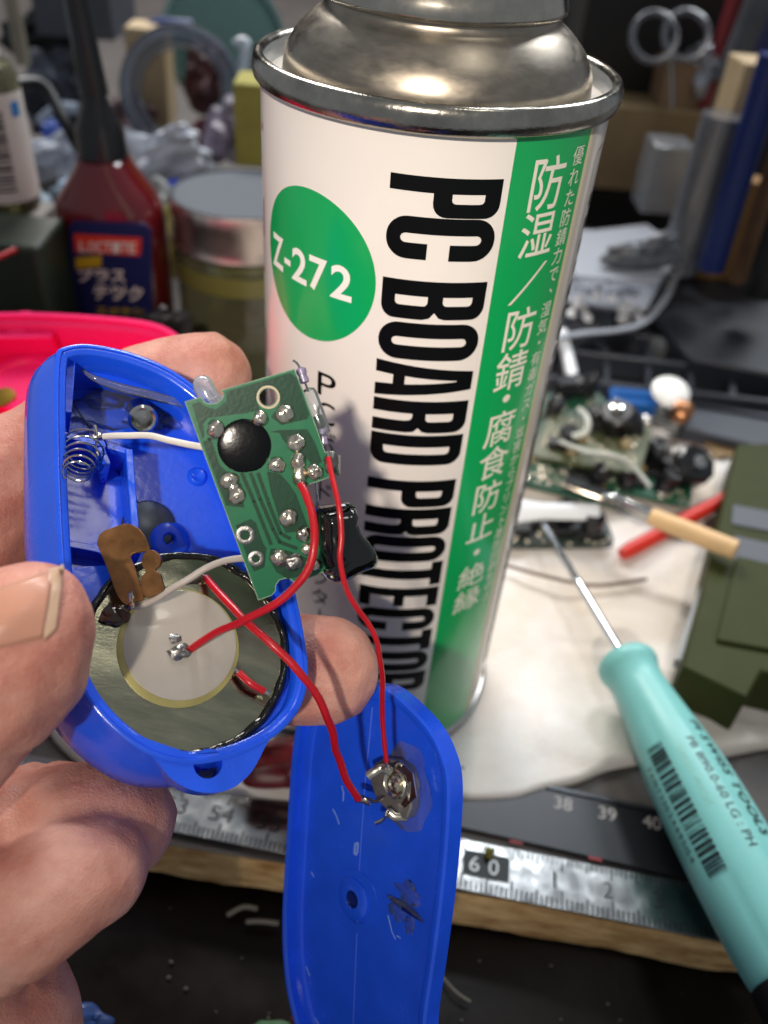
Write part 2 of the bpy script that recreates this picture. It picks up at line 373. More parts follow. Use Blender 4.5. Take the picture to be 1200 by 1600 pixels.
# heavy condensed capitals, unit box: x along reading direction, y up
def LET(ch):
    a, b_ = 0.39, 0.615; R = []
    if ch == 'P': R = [([(0, 0), (a, 0), (a, .39)] + [(.62, .39)] + [(x, y) for x, y in rrect(.3, .39, 1, 1, (.36, .13), 6)[7:21]] + [(0, 1)], [rrect(a, .555, .64, .85, (.1, .04), 3, (0, 1, 1, 0))])]
    if ch == 'R': R = [([(0, 0), (a, 0), (a, .415), (.52, .415), (.6, .39), (.625, .33), (.625, 0), (1, 0), (1, .36), (.97, .44), (.84, .485), (.96, .53), (1, .6)] + rrect(.3, .5, 1, 1, (.36, .13), 6)[14:21] + [(0, 1)], [rrect(a, .555, .64, .85, (.1, .04), 3, (0, 1, 1, 0))])]
    if ch == 'D': R = [(rrect(0, 0, 1, 1, (.42, .15), 8, (0, 1, 1, 0)), [rrect(a, .14, b_ + .02, .86, (.12, .05), 4, (0, 1, 1, 0))])]
    if ch == 'O': R = [(rrect(0, 0, 1, 1, (.48, .19), 8), [rrect(a, .13, b_, .87, (.112, .05), 5)])]
    if ch == 'C':
        o = rrect(0, 0, 1, 1, (.48, .19), 8); i = rrect(a, .13, b_, .87, (.112, .05), 5)
        R = [(o[9:18] + [(1, .38), (b_, .38)] + list(reversed(i[6:12])) + list(reversed(i[0:6])) + list(reversed(i[18:24])) + list(reversed(i[12:18])) + [(b_, .585), (1, .585)] + o[18:27] + o[27:36] + o[0:9], [])]
    if ch == 'B': R = [([(0, 0)] + rrect(.3, 0, 1, .5, (.36, .12), 6)[1:] , [])]; \
        R = [([(0, 0), (.62, 0)] + [(.64 + .36 * math.cos(math.radians(-90 + 90 * k / 6)), .12 + .12 * math.sin(math.radians(-90 + 90 * k / 6))) for k in range(1, 7)] + [(1, .40), (.95, .47), (.80, .515), (.94, .56), (.98, .62)] + [(.62 + .36 * math.cos(math.radians(90 * k / 6)), .88 + .12 * math.sin(math.radians(90 * k / 6))) for k in range(0, 7)] + [(0, 1)], [rrect(a, .13, .64, .44, (.1, .04), 3, (0, 1, 1, 0)), rrect(a, .585, .62, .87, (.1, .04), 3, (0, 1, 1, 0))])]
    if ch == 'A': R = [([(0, 0), (.34, 0), (.37, .18), (.63, .18), (.66, 0), (1, 0), (.76, 1), (.24, 1)], [[(.385, .30), (.615, .30), (.515, .83), (.485, .83)]])]
    if ch == 'T': R = [([(.30, 0), (.70, 0), (.70, .86), (1, .86), (1, 1), (0, 1), (0, .86), (.30, .86)], [])]
    if ch == 'E': R = [([(0, 0), (1, 0), (1, .14), (.42, .14), (.42, .435), (.92, .435), (.92, .565), (.42, .565), (.42, .86), (1, .86), (1, 1), (0, 1)], [])]
    return R
LH = [('P', .87, 1.39), ('C', 1.40, 1.99), ('B', 2.30, 2.89), ('O', 2.95, 3.55), ('A', 3.60, 4.22), ('R', 4.27, 4.86), ('D', 4.91, 5.50), ('P', 5.83, 6.40), ('R', 6.44, 7.04), ('O', 7.08, 7.68), ('T', 7.71, 8.30), ('E', 8.36, 8.87), ('C', 8.91, 9.51), ('T', 9.54, 10.12), ('O', 10.15, 10.74), ('R', 10.80, 11.38)]
for ch, h0, h1 in LH:
    f = Flat()
    for o_, hs in LET(ch):
        tf = lambda p: (-0.47 + p[1] * 1.51, -(h0 + p[0] * (h1 - h0)))
        f.poly([tf(p) for p in o_], [[tf(p) for p in h] for h in hs])
    obj('letter', f.cut(0.05, -4, 4).wrap(lambda x, y: onc(x, -y, 0.006)), BLACKI, can)
def vert(items, s0, wd, m, bold, name, lift, hsc=0.97):
    for ch, h0, hh in items:
        f = Flat().glyph(ch, lambda x, y: (s0 + (x - 0.5) * wd, -(h0 + hh * (1 - y * 0.98) * 1.0)), bold)
        obj(name, f.cut(0.05, -4, 4).wrap(lambda x, y: onc(x, -y, lift)), m, can)
vert([('防', .58, .80), ('湿', 1.33, .72), ('防', 2.77, .76), ('錆', 3.50, .76), ('・', 4.06, .66), ('腐', 4.60, .74), ('食', 5.30, .74), ('防', 6.05, .74), ('止', 6.78, .72), ('・', 7.42, .66), ('絶', 8.03, .64), ('縁', 8.69, .64)], 1.77, 0.68, WHITEI, 0.006, 'letter', 0.010)
f = Flat().poly([(1.44, -2.72), (1.50, -2.72), (2.09, -2.14), (2.03, -2.14)]); obj('letter', f.cut(.05, -4, 4).wrap(lambda x, y: onc(x, -y, .010)), WHITEI, can)
sm = '優れた防錆力で、湿気・有毒ガス・塩害からプリント基板回路を守る'
f = Flat()
for i, ch in enumerate(sm):
    dx = 0.10 if ch == '、' else 0; dy = -0.10 if ch == '、' else 0
    h0 = .56 + i * .286; f.glyph(ch, lambda x, y: (2.335 + dx + (x - .5) * .27, -(h0 + dy + .28 * (1 - y))), 0.0)
obj('small_lettering', f.cut(.05, -4, 4).wrap(lambda x, y: onc(x, -y, .010)), WHITEI, can)
f = Flat()
for i, ch in enumerate('PCボードプロテクター'):
    h0 = 4.13 + i * .525
    if ch == 'ー': f.rect(-1.30, -(h0 + .44), -1.265, -(h0 + .06)); continue
    if ch in 'PC': f.glyph(ch, lambda x, y: (-1.47 + x * .35, -(h0 + .42 * (1 - y))), 0.0, 'bbox')
    else: f.glyph(ch, lambda x, y: (-1.29 + (x - .5) * .46, -(h0 + .50 * (1 - y))), 0.0)
obj('small_lettering', f.cut(.05, -4, 4).wrap(lambda x, y: onc(x, -y, .006)), BLACKI, can)
f = Flat(); ca, sa = math.cos(0.03), math.sin(0.03)
for ch, x0, wd, bold in (('Z', 0, .36, .02), ('-', .39, .17, .03), ('2', .60, .34, .02), ('7', .99, .34, .02), ('2', 1.40, .36, .02)):
    y0, hh = (0, .52) if ch != '-' else (.17, .09)
    f.glyph(ch, lambda x, y: (-2.68 + x0 + x * wd, -2.81 + y0 + y * hh), bold, 'bbox')
obj('small_lettering', f.cut(.05, -4, 4).wrap(lambda x, y: onc(x, -y, .010)), mat('disc_lettering', '#f4efe4', 0.35), can)
f = Flat()                                          # the boxed notice at the can's right side
f.poly([(3.02, -.85), (3.08, -.78), (3.30, -.74), (3.30, -.76), (3.09, -.80), (3.04, -.86), (3.04, -12.4), (3.30, -12.4), (3.30, -12.42), (3.02, -12.42)])
for i in range(30):
    h0 = 1.45 + i * .36; f.poly([(3.16, -h0), (3.56, -h0), (3.56, -h0 - .27), (3.16, -h0 - .27)] if i > 3 else [(3.25, -h0), (3.4, -h0), (3.4, -h0 - .2), (3.25, -h0 - .2)])
obj('notice_print', f.cut(.05, -4, 4).wrap(lambda x, y: onc(x, -y, .006)), mat('dark_print', '#3b3733', 0.4), can)
f = Flat()
for i in range(9): f.rect(-3.30, -(.9 + i * 1.1), -3.22, -(1.0 + i * 1.1 + .5 * (i % 2)))
obj('notice_print', f.cut(.05, -4, 4).wrap(lambda x, y: onc(x, -y, .006)), mat('red_print', '#9a5a78', 0.4), can)

# ============================================================ BLUE TOY CASE (held)
CF = Frame(270, 900, 10.5, (.38, .36, .85)); N = CF.n
O = [(88, 552), (100, 541), (130, 536), (170, 541), (215, 553), (262, 573), (305, 602), (345, 640), (385, 700), (420, 780), (445, 860), (463, 930), (477, 1000), (482, 1055), (472, 1100), (450, 1132), (415, 1160), (360, 1184), (300, 1194), (240, 1182), (188, 1150), (142, 1102), (112, 1045), (97, 985), (93, 900), (87, 800), (84, 700), (84, 600)]
Op = [CF.pt(x, y) for x, y in crv(O, 4, True)]
case = thing('plastic_case', 'open blue plastic case pinched in the fingers, with speaker disc and spring inside', 'plastic case', CF.at(0, 0, -1.0))
def off(l, d): return [p + N * d for p in l]
I1 = inset(Op, N, .15)
fl1 = inset(Op, N, .17)
DEP = -1.05
sh = MB().loft([off(Op, -.02), off(inset(Op, N, .02), 0), off(inset(Op, N, .055), 0.0), off(inset(Op, N, .065), -.03), off(inset(Op, N, .13), -.035), off(I1, -.06), off(fl1, DEP + .1)], True, False, True)
obj('shell_inside', sh, BLUE, case, smooth=50)
OUTD = [(a_ - b_).normalized() for a_, b_ in zip(Op, inset(Op, N, .1))]; LB = (CF.u * -.9 - CF.v * .35).normalized()
def flare(base, k_, d_): return [p + N * d_ + o_ * (k_ * max(0, o_.dot(LB))) for p, o_ in zip(base, OUTD)]
so = MB().loft([off(Op, -.02), flare(Op, .03, -.10), flare(Op, .17, -.30), flare(Op, .31, -.60), flare(Op, .36, -.85), flare(inset(Op, N, .03), .30, DEP), flare(inset(Op, N, .16), .2, DEP - .07)], True, False, True)
obj('shell', so, BLUE, case, smooth=50)
lug = [(192, 1140), (222, 1164), (245, 1190), (268, 1217), (298, 1234), (330, 1239), (362, 1232), (388, 1212), (404, 1188), (420, 1158), (448, 1130), (400, 1130), (300, 1160), (240, 1140)]
Lp = [CF.pt(x, y, -.03) for x, y in crv(lug[:11], 5)] + [CF.pt(430, 1140, -.03), CF.pt(360, 1172, -.03), CF.pt(300, 1178, -.03), CF.pt(240, 1158, -.03)]
hc = CF.pt(325, 1193, -.03)
obj('screw_lug', MB().prism(Lp, [circle(hc, CF.u, CF.v, .17, 28)], -N * .42), BLUE, case, bevel=.05)
obj('lug_hole', MB().lathe([(.175, -.25), (.16, -.3), (.01, -.3)], hc, N, 28, cap1=True), mat('shade_blue', '#061a66', .3), case)  # darker blue disc: the shade inside the hole is put into its colour
# seat that carries the speaker
sc_ = CF.pt(293, 1017, -.2)
seat = [p for p in I1 if CF.uv(p)[1] < CF.uv(CF.pt(300, 872))[1] + 0.15]
obj('speaker_seat', MB().prism(off(inset(seat, N, -.02), -.34), [circle(sc_ - N * .14, CF.u, CF.v, 1.05, 40)], -N * .08), BLUE, case)
# battery bay walls
def wallp(pts, top, bot, th, name='bay_wall', m=BLUE):
    for a, b in zip(pts[:-1], pts[1:]):
        A, B = CF.pt(a[0], a[1], top), CF.pt(b[0], b[1], top); d_ = (B - A).normalized(); s_ = N.cross(d_) * th
        obj(name, MB().prism([A - s_ - d_ * th * .9, B - s_ + d_ * th * .9, B + s_ + d_ * th * .9, A + s_ - d_ * th * .9], [], N * (bot - top)), m, case, bevel=.015)
wallp([(202, 706), (214, 860)], -.28, DEP + .1, .05)
wallp([(90, 676), (148, 690), (202, 706)], -.36, DEP + .1, .04)
wallp([(158, 702), (166, 722)], -.33, DEP + .1, .05)
wallp([(92, 846), (206, 868)], -.62, DEP + .1, .05)
wallp([(112, 560), (106, 640)], -.20, DEP + .1, .05)
bs_ = MB()
for (x, y, r, hh) in ((262, 845, .20, .22), (248, 830, .10, .30)):
    pass
bc = CF.pt(263, 846, DEP + .1)
obj('screw_boss', MB().lathe([(.30, 0), (.28, .05), (.24, .08), (.10, .1), (.075, .08), (.07, -.02)], bc, N, 32, cap1=True), BLUE, case)
bc = CF.pt(308, 745, DEP + .1)
obj('screw_boss', MB().lathe([(.15, 0), (.13, .04), (.10, .06), (.02, .02)], bc, N, 24, cap1=True), BLUE, case)
fr_ = CF.pt(222, 652, DEP + .55)
ax = (N * .75 - CF.v * .65).normalized()
obj('metal_socket', MB().lathe([(.19, -.35), (.19, .0), (.20, .10), (.165, .13), (.13, .12), (.11, .0), (.10, -.2)], fr_, ax, 32, cap1=True), CHROME, case)
obj('magnet', MB().lathe([(.36, 0), (.36, .05), (.33, .07)], CF.pt(232, 822, DEP + .1), N, 40, cap1=True), mat('magnet_metal', '#56595f', 0.35, 0.9, var=.2, vs=3), case)
# curved lens edge with clear glue
arc = crv([(128, 578), (150, 592), (190, 606), (240, 618), (290, 633), (325, 645)], 8)
obj('lens_edge', MB().tube([CF.pt(x, y, -.42) for x, y in arc], [.015 + .05 * math.sin(math.pi * min(1, i / (len(arc) - 1) * 1.0)) for i in range(len(arc))], 10), GLASS, case)
obj('lens_shelf', MB().prism([CF.pt(x, y, -.48) for x, y in crv([(118, 566), (150, 588), (190, 603), (240, 615), (290, 631), (335, 648)], 5)] + [CF.pt(350, 655, -.48), CF.pt(330, 625, -.48), CF.pt(285, 590, -.48), CF.pt(225, 562, -.48), CF.pt(150, 548, -.48)], [], -N * .1), BLUE, case)
for k, (x, y, a, b, d) in enumerate([(200, 640, .75, .30, .10), (115, 668, .25, .16, .10), (278, 655, .28, .16, .1), (165, 625, .3, .15, .1)]):
    obj('glue_blob', MB().ball(CF.pt(x, y, DEP + .12), CF.u * a, CF.v * b, N * d, 24, 8, wob=.35, seed=k), GLUE, case)
# coil spring
A, B = P(133, 694, 10.95), P(120, 741, 10.45); axs = (B - A).normalized(); su = axs.orthogonal().normalized(); sv = axs.cross(su)
su = (CF.u - CF.u.dot(axs) * axs).normalized(); sv = axs.cross(su)
pts = []
for i in range(200):
    t = i / 199; an = t * 2 * math.pi * 5.6; r = .27 - .11 * t
    pts.append(A.lerp(B, t ** 0.9) + (su * math.cos(an) + sv * math.sin(an)) * r)
lead = [P(152, 683, 10.9), P(150, 690, 10.9), P(158, 694, 10.95)]
sp_ = obj('spring', MB().tube(pts, .014, 8), CHROME, case)
obj('solder_joint', MB().ball(P(154, 682, 10.85), CF.u * .07, CF.v * .05, N * .05, 12, 8, wob=.4), SOLDER, case)
obj('spring_lead', MB().tube(crv([tuple(P(148, 664, 10.8)), tuple(P(152, 682, 10.82)), tuple(P(150, 700, 10.88)), tuple(P(154, 712, 10.9))], 5), .02, 8), SOLDER, case)
# speaker disc
spk = obj('speaker_disc', MB().lathe([(.3, -.03), (1.22, -.03), (1.24, -.015), (1.235, 0), (.3, 0)], sc_, N, 96, cap1=True), DISC, case)
pz = CF.pt(280, 1011, -.2)
obj('ceramic_edge', MB().lathe([(.745, 0), (.745, .012), (.735, .016), (.2, .016)], pz, N, 72, cap1=True), CERING, spk)
pz2 = pz + CF.u * .02 + CF.v * .03
obj('ceramic_disc', MB().lathe([(.69, .014), (.69, .022), (.68, .026), (.2, .026)], pz2, N, 72, cap1=True), CERAM, spk)
obj('centre_joint', MB().ball(CF.pt(281, 1020, -.17), CF.u * .14, CF.v * .09, N * .07, 20, 10, wob=.5, seed=5), GREY_SOLDER, spk)
obj('centre_joint', MB().ball(CF.pt(273, 998, -.17), CF.u * .07, CF.v * .06, N * .03, 16, 8, wob=.6, seed=8), GREY_SOLDER, spk)
obj('burn_mark', MB().ball(CF.pt(303, 905, -.19), CF.u * .13, CF.v * .06, N * .012, 20, 6, wob=.7, seed=3), mat('burnt_spot', '#4d4038', .6, .4), spk)
obj('glue_drop', MB().ball(CF.pt(180, 960, -.15), CF.u * .17, CF.v * .13, N * .06, 20, 8, wob=.4, seed=12), mat('brown_glue', '#3a2414', .12, coat=.6), spk)
# uneven bead of black glue round the disc
ring = []; rr = []
for k in range(140):
    a = 2 * math.pi * k / 140; q = V((math.cos(a), math.sin(a), 0)) * 3
    r = 1.245 + .02 * noise.noise(q * 2) ; ring.append(sc_ + (CF.u * math.cos(a) + CF.v * math.sin(a)) * r + N * (.0 + .02 * noise.noise(q * 3))); rr.append(.058 + .022 * noise.noise(q * 2.6 + V((0, 0, 4))))
ring.append(ring[0]); rr.append(rr[0])
obj('glue_bead', MB().tube(ring, rr, 10, False), BLKGLUE, spk)
# brass contact
BF = Frame(200, 880, 10.15, (-.25, .15, .95)); BF = Frame(200, 880, 10.15, (-.12, .30, .92))
q = lambda l, s, ox, oy: [(ox + a / s, oy + b / s) for a, b in l]
bo = q([(365, 845), (368, 815), (385, 793), (430, 775), (475, 762), (515, 778), (540, 805), (556, 845), (562, 866), (536, 868), (510, 872), (488, 885), (500, 915), (510, 945), (522, 985), (530, 1000), (540, 1040), (520, 1055), (490, 1062), (470, 1068), (440, 1035), (415, 970), (390, 905)], 2.4, 0, 500)
bt = obj('contact_plate', MB().prism([BF.pt(*p) for p in crv(bo, 2, True)], [], -BF.n * .035), BRASS, case, bevel=.008)
bo2 = q([(545, 870), (575, 862), (600, 885), (600, 915), (580, 935), (598, 950), (608, 985), (616, 1010), (585, 1028), (545, 1040), (528, 1000), (528, 965), (545, 945), (530, 915), (535, 885)], 2.4, 0, 500)
obj('contact_tongue', MB().prism([BF.pt(*p, .05) for p in crv(bo2, 3, True)], [], -BF.n * .07), BRASS, bt, bevel=.02)
obj('solder_joint', MB().ball(P(206, 935, 10.05), CF.u * .05, CF.v * .12, N * .06, 14, 10, wob=.5, seed=2), SOLDER, bt)

# ============================================================ CIRCUIT BOARD
BD = Frame(405, 770, 9.95, (.16, -.13, .98)); BN = BD.n
c2 = lambda x, y: (250 + x / 3, 540 + y / 3)
outl = [(115, 262), (192, 240), (212, 266), (235, 272), (268, 268), (290, 250), (297, 232), (285, 208), (630, 108), (668, 200), (775, 498), (805, 500), (838, 598), (770, 628), (690, 655), (700, 760), (745, 920), (782, 1055), (700, 1090), (625, 1108), (608, 1094), (585, 1092), (560, 1100), (543, 1125), (543, 1150), (525, 1172), (460, 1195)]
board = thing('circuit_board', 'held green circuit board with black epoxy blob and silver solder joints before the can', 'circuit board', BD.at(0, 0, -.1))
bp = lambda x, y, o_=0: BD.pt(*c2(x, y), o_)
hole = [c2(507 + 41 * math.cos(a * math.pi / 12), 242 + 41 * math.sin(a * math.pi / 12)) for a in range(24)]
obj('board_plate', MB().prism([bp(x, y) for x, y in outl], [[BD.pt(*p) for p in hole], circle(bp(398, 888), BD.u, BD.v, .045, 12), circle(bp(450, 998), BD.u, BD.v, .035, 12)], -BN * .10), FIBRE, board)
ins = lambda pts, d: inset([bp(x, y) for x, y in pts], BN, d)
obj('board_face', MB().prism([p + BN * .001 for p in ins(outl, .012)], [circle(bp(507, 242), BD.u, BD.v, .115, 24), circle(bp(398, 888), BD.u, BD.v, .05, 12), circle(bp(450, 998), BD.u, BD.v, .04, 12)], BN * .004), PCBM, board)
obj('hole_ring', MB().lathe([(.135, .0), (.135, .007), (.112, .009), (.108, -.1)], bp(507, 242), BN, 28), mat('bare_fibre', '#c9b79c', .7), board)
def trace(pts, w_=None):
    if w_ is None: mb = MB().prism([bp(x, y, .006) for x, y in pts], [], -BN * .003)
    else:
        mb = MB()
        for a, b in zip(pts[:-1], pts[1:]):
            A, B = bp(*a, .005), bp(*b, .005); d_ = (B - A).normalized(); s_ = BN.cross(d_) * w_; mb.prism([A - s_ - d_ * w_ * .5, B - s_ + d_ * w_ * .5, B + s_ + d_ * w_ * .5, A + s_ - d_ * w_ * .5], [], BN * .004)
    obj('copper_trace', mb, TRACE, board)
trace([(150, 275), (186, 262), (212, 285), (260, 300), (312, 262), (312, 215), (610, 128), (640, 150), (700, 325), (690, 345), (570, 372), (520, 335), (562, 275), (562, 225), (535, 190), (480, 190), (452, 225), (452, 262), (470, 300), (400, 318), (330, 325), (225, 340), (200, 370), (210, 420), (200, 440)])
trace([(200, 450), (235, 440), (280, 560), (335, 610), (385, 650), (395, 760), (310, 750)])
trace([(515, 405), (560, 395), (600, 395), (690, 392), (725, 450), (760, 545), (720, 570), (690, 530), (640, 500), (600, 470), (575, 440), (560, 410)])
trace([(355, 842), (425, 812), (450, 830), (485, 930), (500, 950), (490, 1040), (440, 1060), (415, 1010)])
trace([(500, 590), (560, 600), (600, 640), (640, 700), (690, 840), (700, 900), (650, 870), (590, 880), (555, 800), (520, 690)])
trace([(520, 950), (600, 960), (700, 1000), (765, 1040), (690, 1072), (600, 1095), (545, 1060), (510, 1000)])
for pl in ([(385, 600), (440, 730), (500, 880), (520, 930)], [(425, 600), (470, 720), (530, 860), (560, 920), (640, 950)], [(460, 600), (510, 740), (565, 880), (610, 905)], [(330, 400), (230, 440), (270, 560)]): trace(pl, .022)
obj('epoxy_blob', MB().ball(bp(397, 470, .0), BD.u * .315, BD.v * .315, BN * .05, 48, 12, lo=0, wob=.03), EPOXY, board, smooth=80)
def blob(x, y, r, h=.085, m=SOLDER, ry=None, w_=.22):
    r = r * 1.12; R_ = r / 3 / FPX * 9.95
    o = obj('solder_joint', MB().ball(bp(x, y, .0), BD.u * R_, BD.v * (R_ if ry is None else ry / 3 / FPX * 9.95), BN * h, 20, 9, lo=-5, wob=w_, seed=x), m, board, smooth=80)
    return o
for (x, y, r) in [(262, 390, 38), (470, 340, 35), (588, 320, 38), (640, 457, 40), (547, 560, 36), (725, 592, 38), (328, 632, 40), (362, 702, 38), (600, 803, 41), (672, 882, 35), (692, 955, 30), (562, 995, 38), (725, 1025, 30)]:
    blob(x, y, r, .06 + .03 * rnd.random())
    obj('component_lead', MB().lathe([(.028, 0), (.024, .11), (.008, .125)], bp(x + rnd.uniform(-8, 8), y + rnd.uniform(-8, 8), 0), (BN + BD.u * rnd.uniform(-.3, .3)).normalized(), 10, cap1=True), SOLDER, board)
blob(345, 665, 24, .06); blob(647, 545, 34, .09, ry=50); blob(652, 605, 32, .1, ry=58); blob(628, 1015, 38, .05, GREY_SOLDER, w_=.5); blob(800, 545, 30, .08, GREY_SOLDER, ry=55)
for (x, y, r0, r1) in [(400, 888, .112, .05), (450, 998, .095, .04)]:
    obj('plated_pad', MB().lathe([(r0, .0), (r0, .012), (r0 * .8, .02), (r1 * 1.2, .016), (r1, 0), (r1, -.1)], bp(x, y, 0), BN, 28, wob=lambda t, i: .02 * math.sin(t * 75)), GREY_SOLDER, board)
obj('board_tab', MB().box(bp(818, 560, -.06), BD.u * .07, BD.v * .12, BN * .03), mat('grey_metal_tab', '#6d6a66', .4, .8), board)
# led behind the top corner
A, B = P(330, 628, 10.06), P(313, 594, 10.02); ld = (B - A).normalized()
led = obj('led', MB().lathe([(.15, -.05), (.15, .02), (.125, .03), (.122, .22), (.105, .28), (.06, .325), (.015, .335)], A, ld, 32, cap0=True, cap1=True), clear('led_plastic', '#e6e8f4', .08, .25, .8), board)
obj('led_cup', MB().box(A + ld * .10, ld * .07, BD.u * .04, BD.n * .03), CHROME, led)
# glass diode and leads on the right edge
g0, g1 = P(482, 612, 10.08), P(508, 684, 10.08); gd = (g1 - g0).normalized()
gt = obj('glass_tube', MB().lathe([(.02, -.05), (.085, -.02), (.10, .04), (.10, .46), (.085, .53), (.02, .57)], g0, gd, 24, cap0=True, cap1=True), GLASS, board)
obj('tube_filling', MB().lathe([(.01, .30), (.06, .31), (.07, .40), (.05, .46), (.01, .47)], g0, gd, 20, cap0=True, cap1=True), mat('dark_green_core', '#2d3b35', .3, .3), gt)
obj('component_lead', MB().tube(crv([tuple(P(458, 563, 10.05)), tuple(P(466, 570, 10.05)), tuple(P(474, 590, 10.07)), tuple(P(482, 612, 10.08))], 6), .014, 8), CHROME, board)
obj('small_resistor', MB().lathe([(.02, 0), (.06, .02), (.065, .06), (.05, .1), (.06, .16), (.055, .19), (.02, .2)], P(469, 574, 10.06), P(477, 600, 10.06) - P(469, 574, 10.06), 20, cap0=True, cap1=True), mat('speckled_body', '#8c7f9c', .25, var=.5, vs=9, coat=.5), board)
obj('small_resistor', MB().lathe([(.02, 0), (.05, .02), (.055, .1), (.05, .2), (.02, .22)], P(503, 668, 10.12), P(506, 692, 10.12) - P(503, 668, 10.12), 16, cap0=True, cap1=True), mat('speckled_body', '#8c7f9c'), board)
obj('component_lead', MB().tube([P(493, 745, 10.1), P(497, 795, 10.2)], .014, 8), CHROME, board)
obj('component_lead', MB().tube([P(521, 755, 10.1), P(530, 788, 10.2)], .012, 8), CHROME, board)
# inductor in black wrap
il = q([(730, 762), (760, 752), (850, 742), (888, 735), (915, 768), (912, 800), (935, 870), (985, 930), (1015, 990), (1000, 1040), (940, 1065), (870, 1100), (820, 1115), (782, 1090), (765, 1020), (742, 930), (735, 850)], 3, 250, 540)
IF = Frame(540, 850, 10.25, (.3, -.1, .95))
ib = [IF.pt(*p) for p in crv(il, 3, True)]; cen = sum(ib, V()) / len(ib)
def ringi(s, o_): return [cen + (p - cen) * s + IF.n * (o_ + .03 * noise.noise(p * 3)) for p in ib]
obj('black_inductor', MB().loft([ringi(.25, .30), ringi(.55, .30), ringi(.80, .25), ringi(.94, .13), ringi(1, -.02), ringi(.98, -.2), ringi(.85, -.38), ringi(.5, -.45)]), SHRINK, board, smooth=60)
obj('wrap_fold', MB().tube(crv([tuple(IF.pt(*c2(x, y), o_)) for x, y, o_ in ((742, 775, .12), (800, 765, .26), (870, 752, .2), (905, 760, .1))], 6), .03, 8), SHRINK, board)
obj('wrap_fold', MB().tube(crv([tuple(IF.pt(*c2(x, y), o_)) for x, y, o_ in ((775, 1060, .12), (830, 1045, .27), (900, 1000, .27), (960, 960, .14), (1000, 985, .02))], 6), .035, 8), SHRINK, board)

# ============================================================ WIRES
def wire(name, label, pts, r, m, cat='wire', ends=True, group=None):
    path = crv([tuple(P(x, y, d_)) for x, y, d_ in pts], 8)
    t = thing(name, label, cat, path[0], group)
    obj('insulation', MB().tube([V(q_) + V((noise.noise(V(q_) * 2.2), noise.noise(V(q_) * 2.2 + V((7, 0, 0))), noise.noise(V(q_) * 2.2 + V((0, 7, 0))))) * .035 * math.sin(math.pi * i_ / (len(path) - 1)) for i_, q_ in enumerate(path)], [r * (1 + .05 * noise.noise(V(q_) * 5)) for q_ in path], 12), m, t)
    for k, e in ((0, -1), (-1, 1)):
        a_ = V(path[k]); b_ = V(path[1 if k == 0 else -2]); dd = (a_ - b_).normalized()
        obj('bare_strand', MB().tube([a_ - dd * .02, a_ + dd * .08], r * .45, 8), SOLDER, t)
    return t
wire('red_wire', 'red wire curving from the green board to the centre of the speaker disc', [(470, 757, 9.85), (478, 772, 9.78), (489, 805, 9.68), (491, 845, 9.62), (480, 890, 9.62), (455, 925, 9.66), (420, 950, 9.75), (378, 970, 9.9), (335, 990, 10.2), (296, 1016, 10.45)], .048, REDW)
wire('red_wire', 'thick red wire from the speaker edge down to the lower switch terminal', [(322, 903, 10.75), (345, 930, 10.45), (380, 966, 10.1), (420, 1003, 9.95), (458, 1040, 9.95), (490, 1078, 10.1), (515, 1130, 10.4), (528, 1180, 10.8), (542, 1220, 11.1), (560, 1248, 11.35)], .05, REDW)
wire('red_wire', 'thin red wire hanging from the board tab down to the upper terminal of the switch', [(513, 715, 9.85), (519, 745, 9.75), (530, 790, 9.6), (533, 840, 9.6), (532, 880, 9.62), (545, 925, 9.75), (572, 970, 10.0), (591, 1010, 10.2), (597, 1060, 10.5), (597, 1120, 10.9), (604, 1190, 11.2)], .033, REDW)
wire('white_wire', 'white wire from the coil spring to the left edge of the green board', [(163, 682, 10.8), (195, 680, 10.6), (235, 682, 10.45), (280, 689, 10.3), (312, 697, 10.2), (330, 702, 10.15)], .042, WHITEW)
wire('white_wire', 'pale grey wire from the brass contact to the lower corner of the green board', [(214, 948, 10.1), (250, 932, 10.0), (285, 910, 9.95), (320, 888, 9.98), (350, 877, 10.05), (382, 873, 10.15), (398, 874, 10.2)], .042, mat('grey_wire_skin', '#b3a9a0', .45, var=.06, vs=3))
wire('red_wire', 'short red wire end inside the case, low behind the speaker rim', [(372, 1050, 10.42), (390, 1066, 10.38), (413, 1080, 10.42)], .045, REDW)

# ============================================================ BLUE COVER
VF = Frame(580, 1340, 12.1, (-.68, .04, .73)); VN = VF.n
co = [(472, 1120), (500, 1085), (545, 1068), (590, 1070), (615, 1078), (646, 1104), (678, 1140), (697, 1178), (707, 1222), (705, 1300), (696, 1400), (683, 1500), (669, 1600), (668, 1680), (640, 1720), (570, 1735), (520, 1700), (480, 1640), (456, 1560), (447, 1490), (446, 1420), (451, 1330), (457, 1230), (463, 1160)]
cp = [VF.pt(x, y) for x, y in crv(co, 5, True)]
cover = thing('case_cover', 'long blue plastic cover with a small push switch glued near its top', 'plastic cover', cp[85])
def offv(l, d): return [p + VN * d for p in l]
obj('cover_shell', MB().loft([offv(inset(cp, VN, .26), -.14), offv(inset(cp, VN, .24), -.11), offv(inset(cp, VN, .225), -.05), offv(inset(cp, VN, .13), -.045), offv(inset(cp, VN, .12), .07), offv(inset(cp, VN, .085), .085), offv(inset(cp, VN, .03), .085), offv(cp, .05), offv(cp, -.22), offv(inset(cp, VN, .1), -.32)], True, True, True), BLUE2, cover, smooth=40)
FO = -.14
obj('moulding_line', MB().tube([VF.pt(582, 1105, FO), VF.pt(570, 1230, FO), VF.pt(562, 1350, FO), VF.pt(556, 1500, FO), VF.pt(552, 1600, FO)], .010, 6), mat('blue_scratch', '#3f6ae0', .4), cover)
bc = VF.pt(553, 1404, FO)
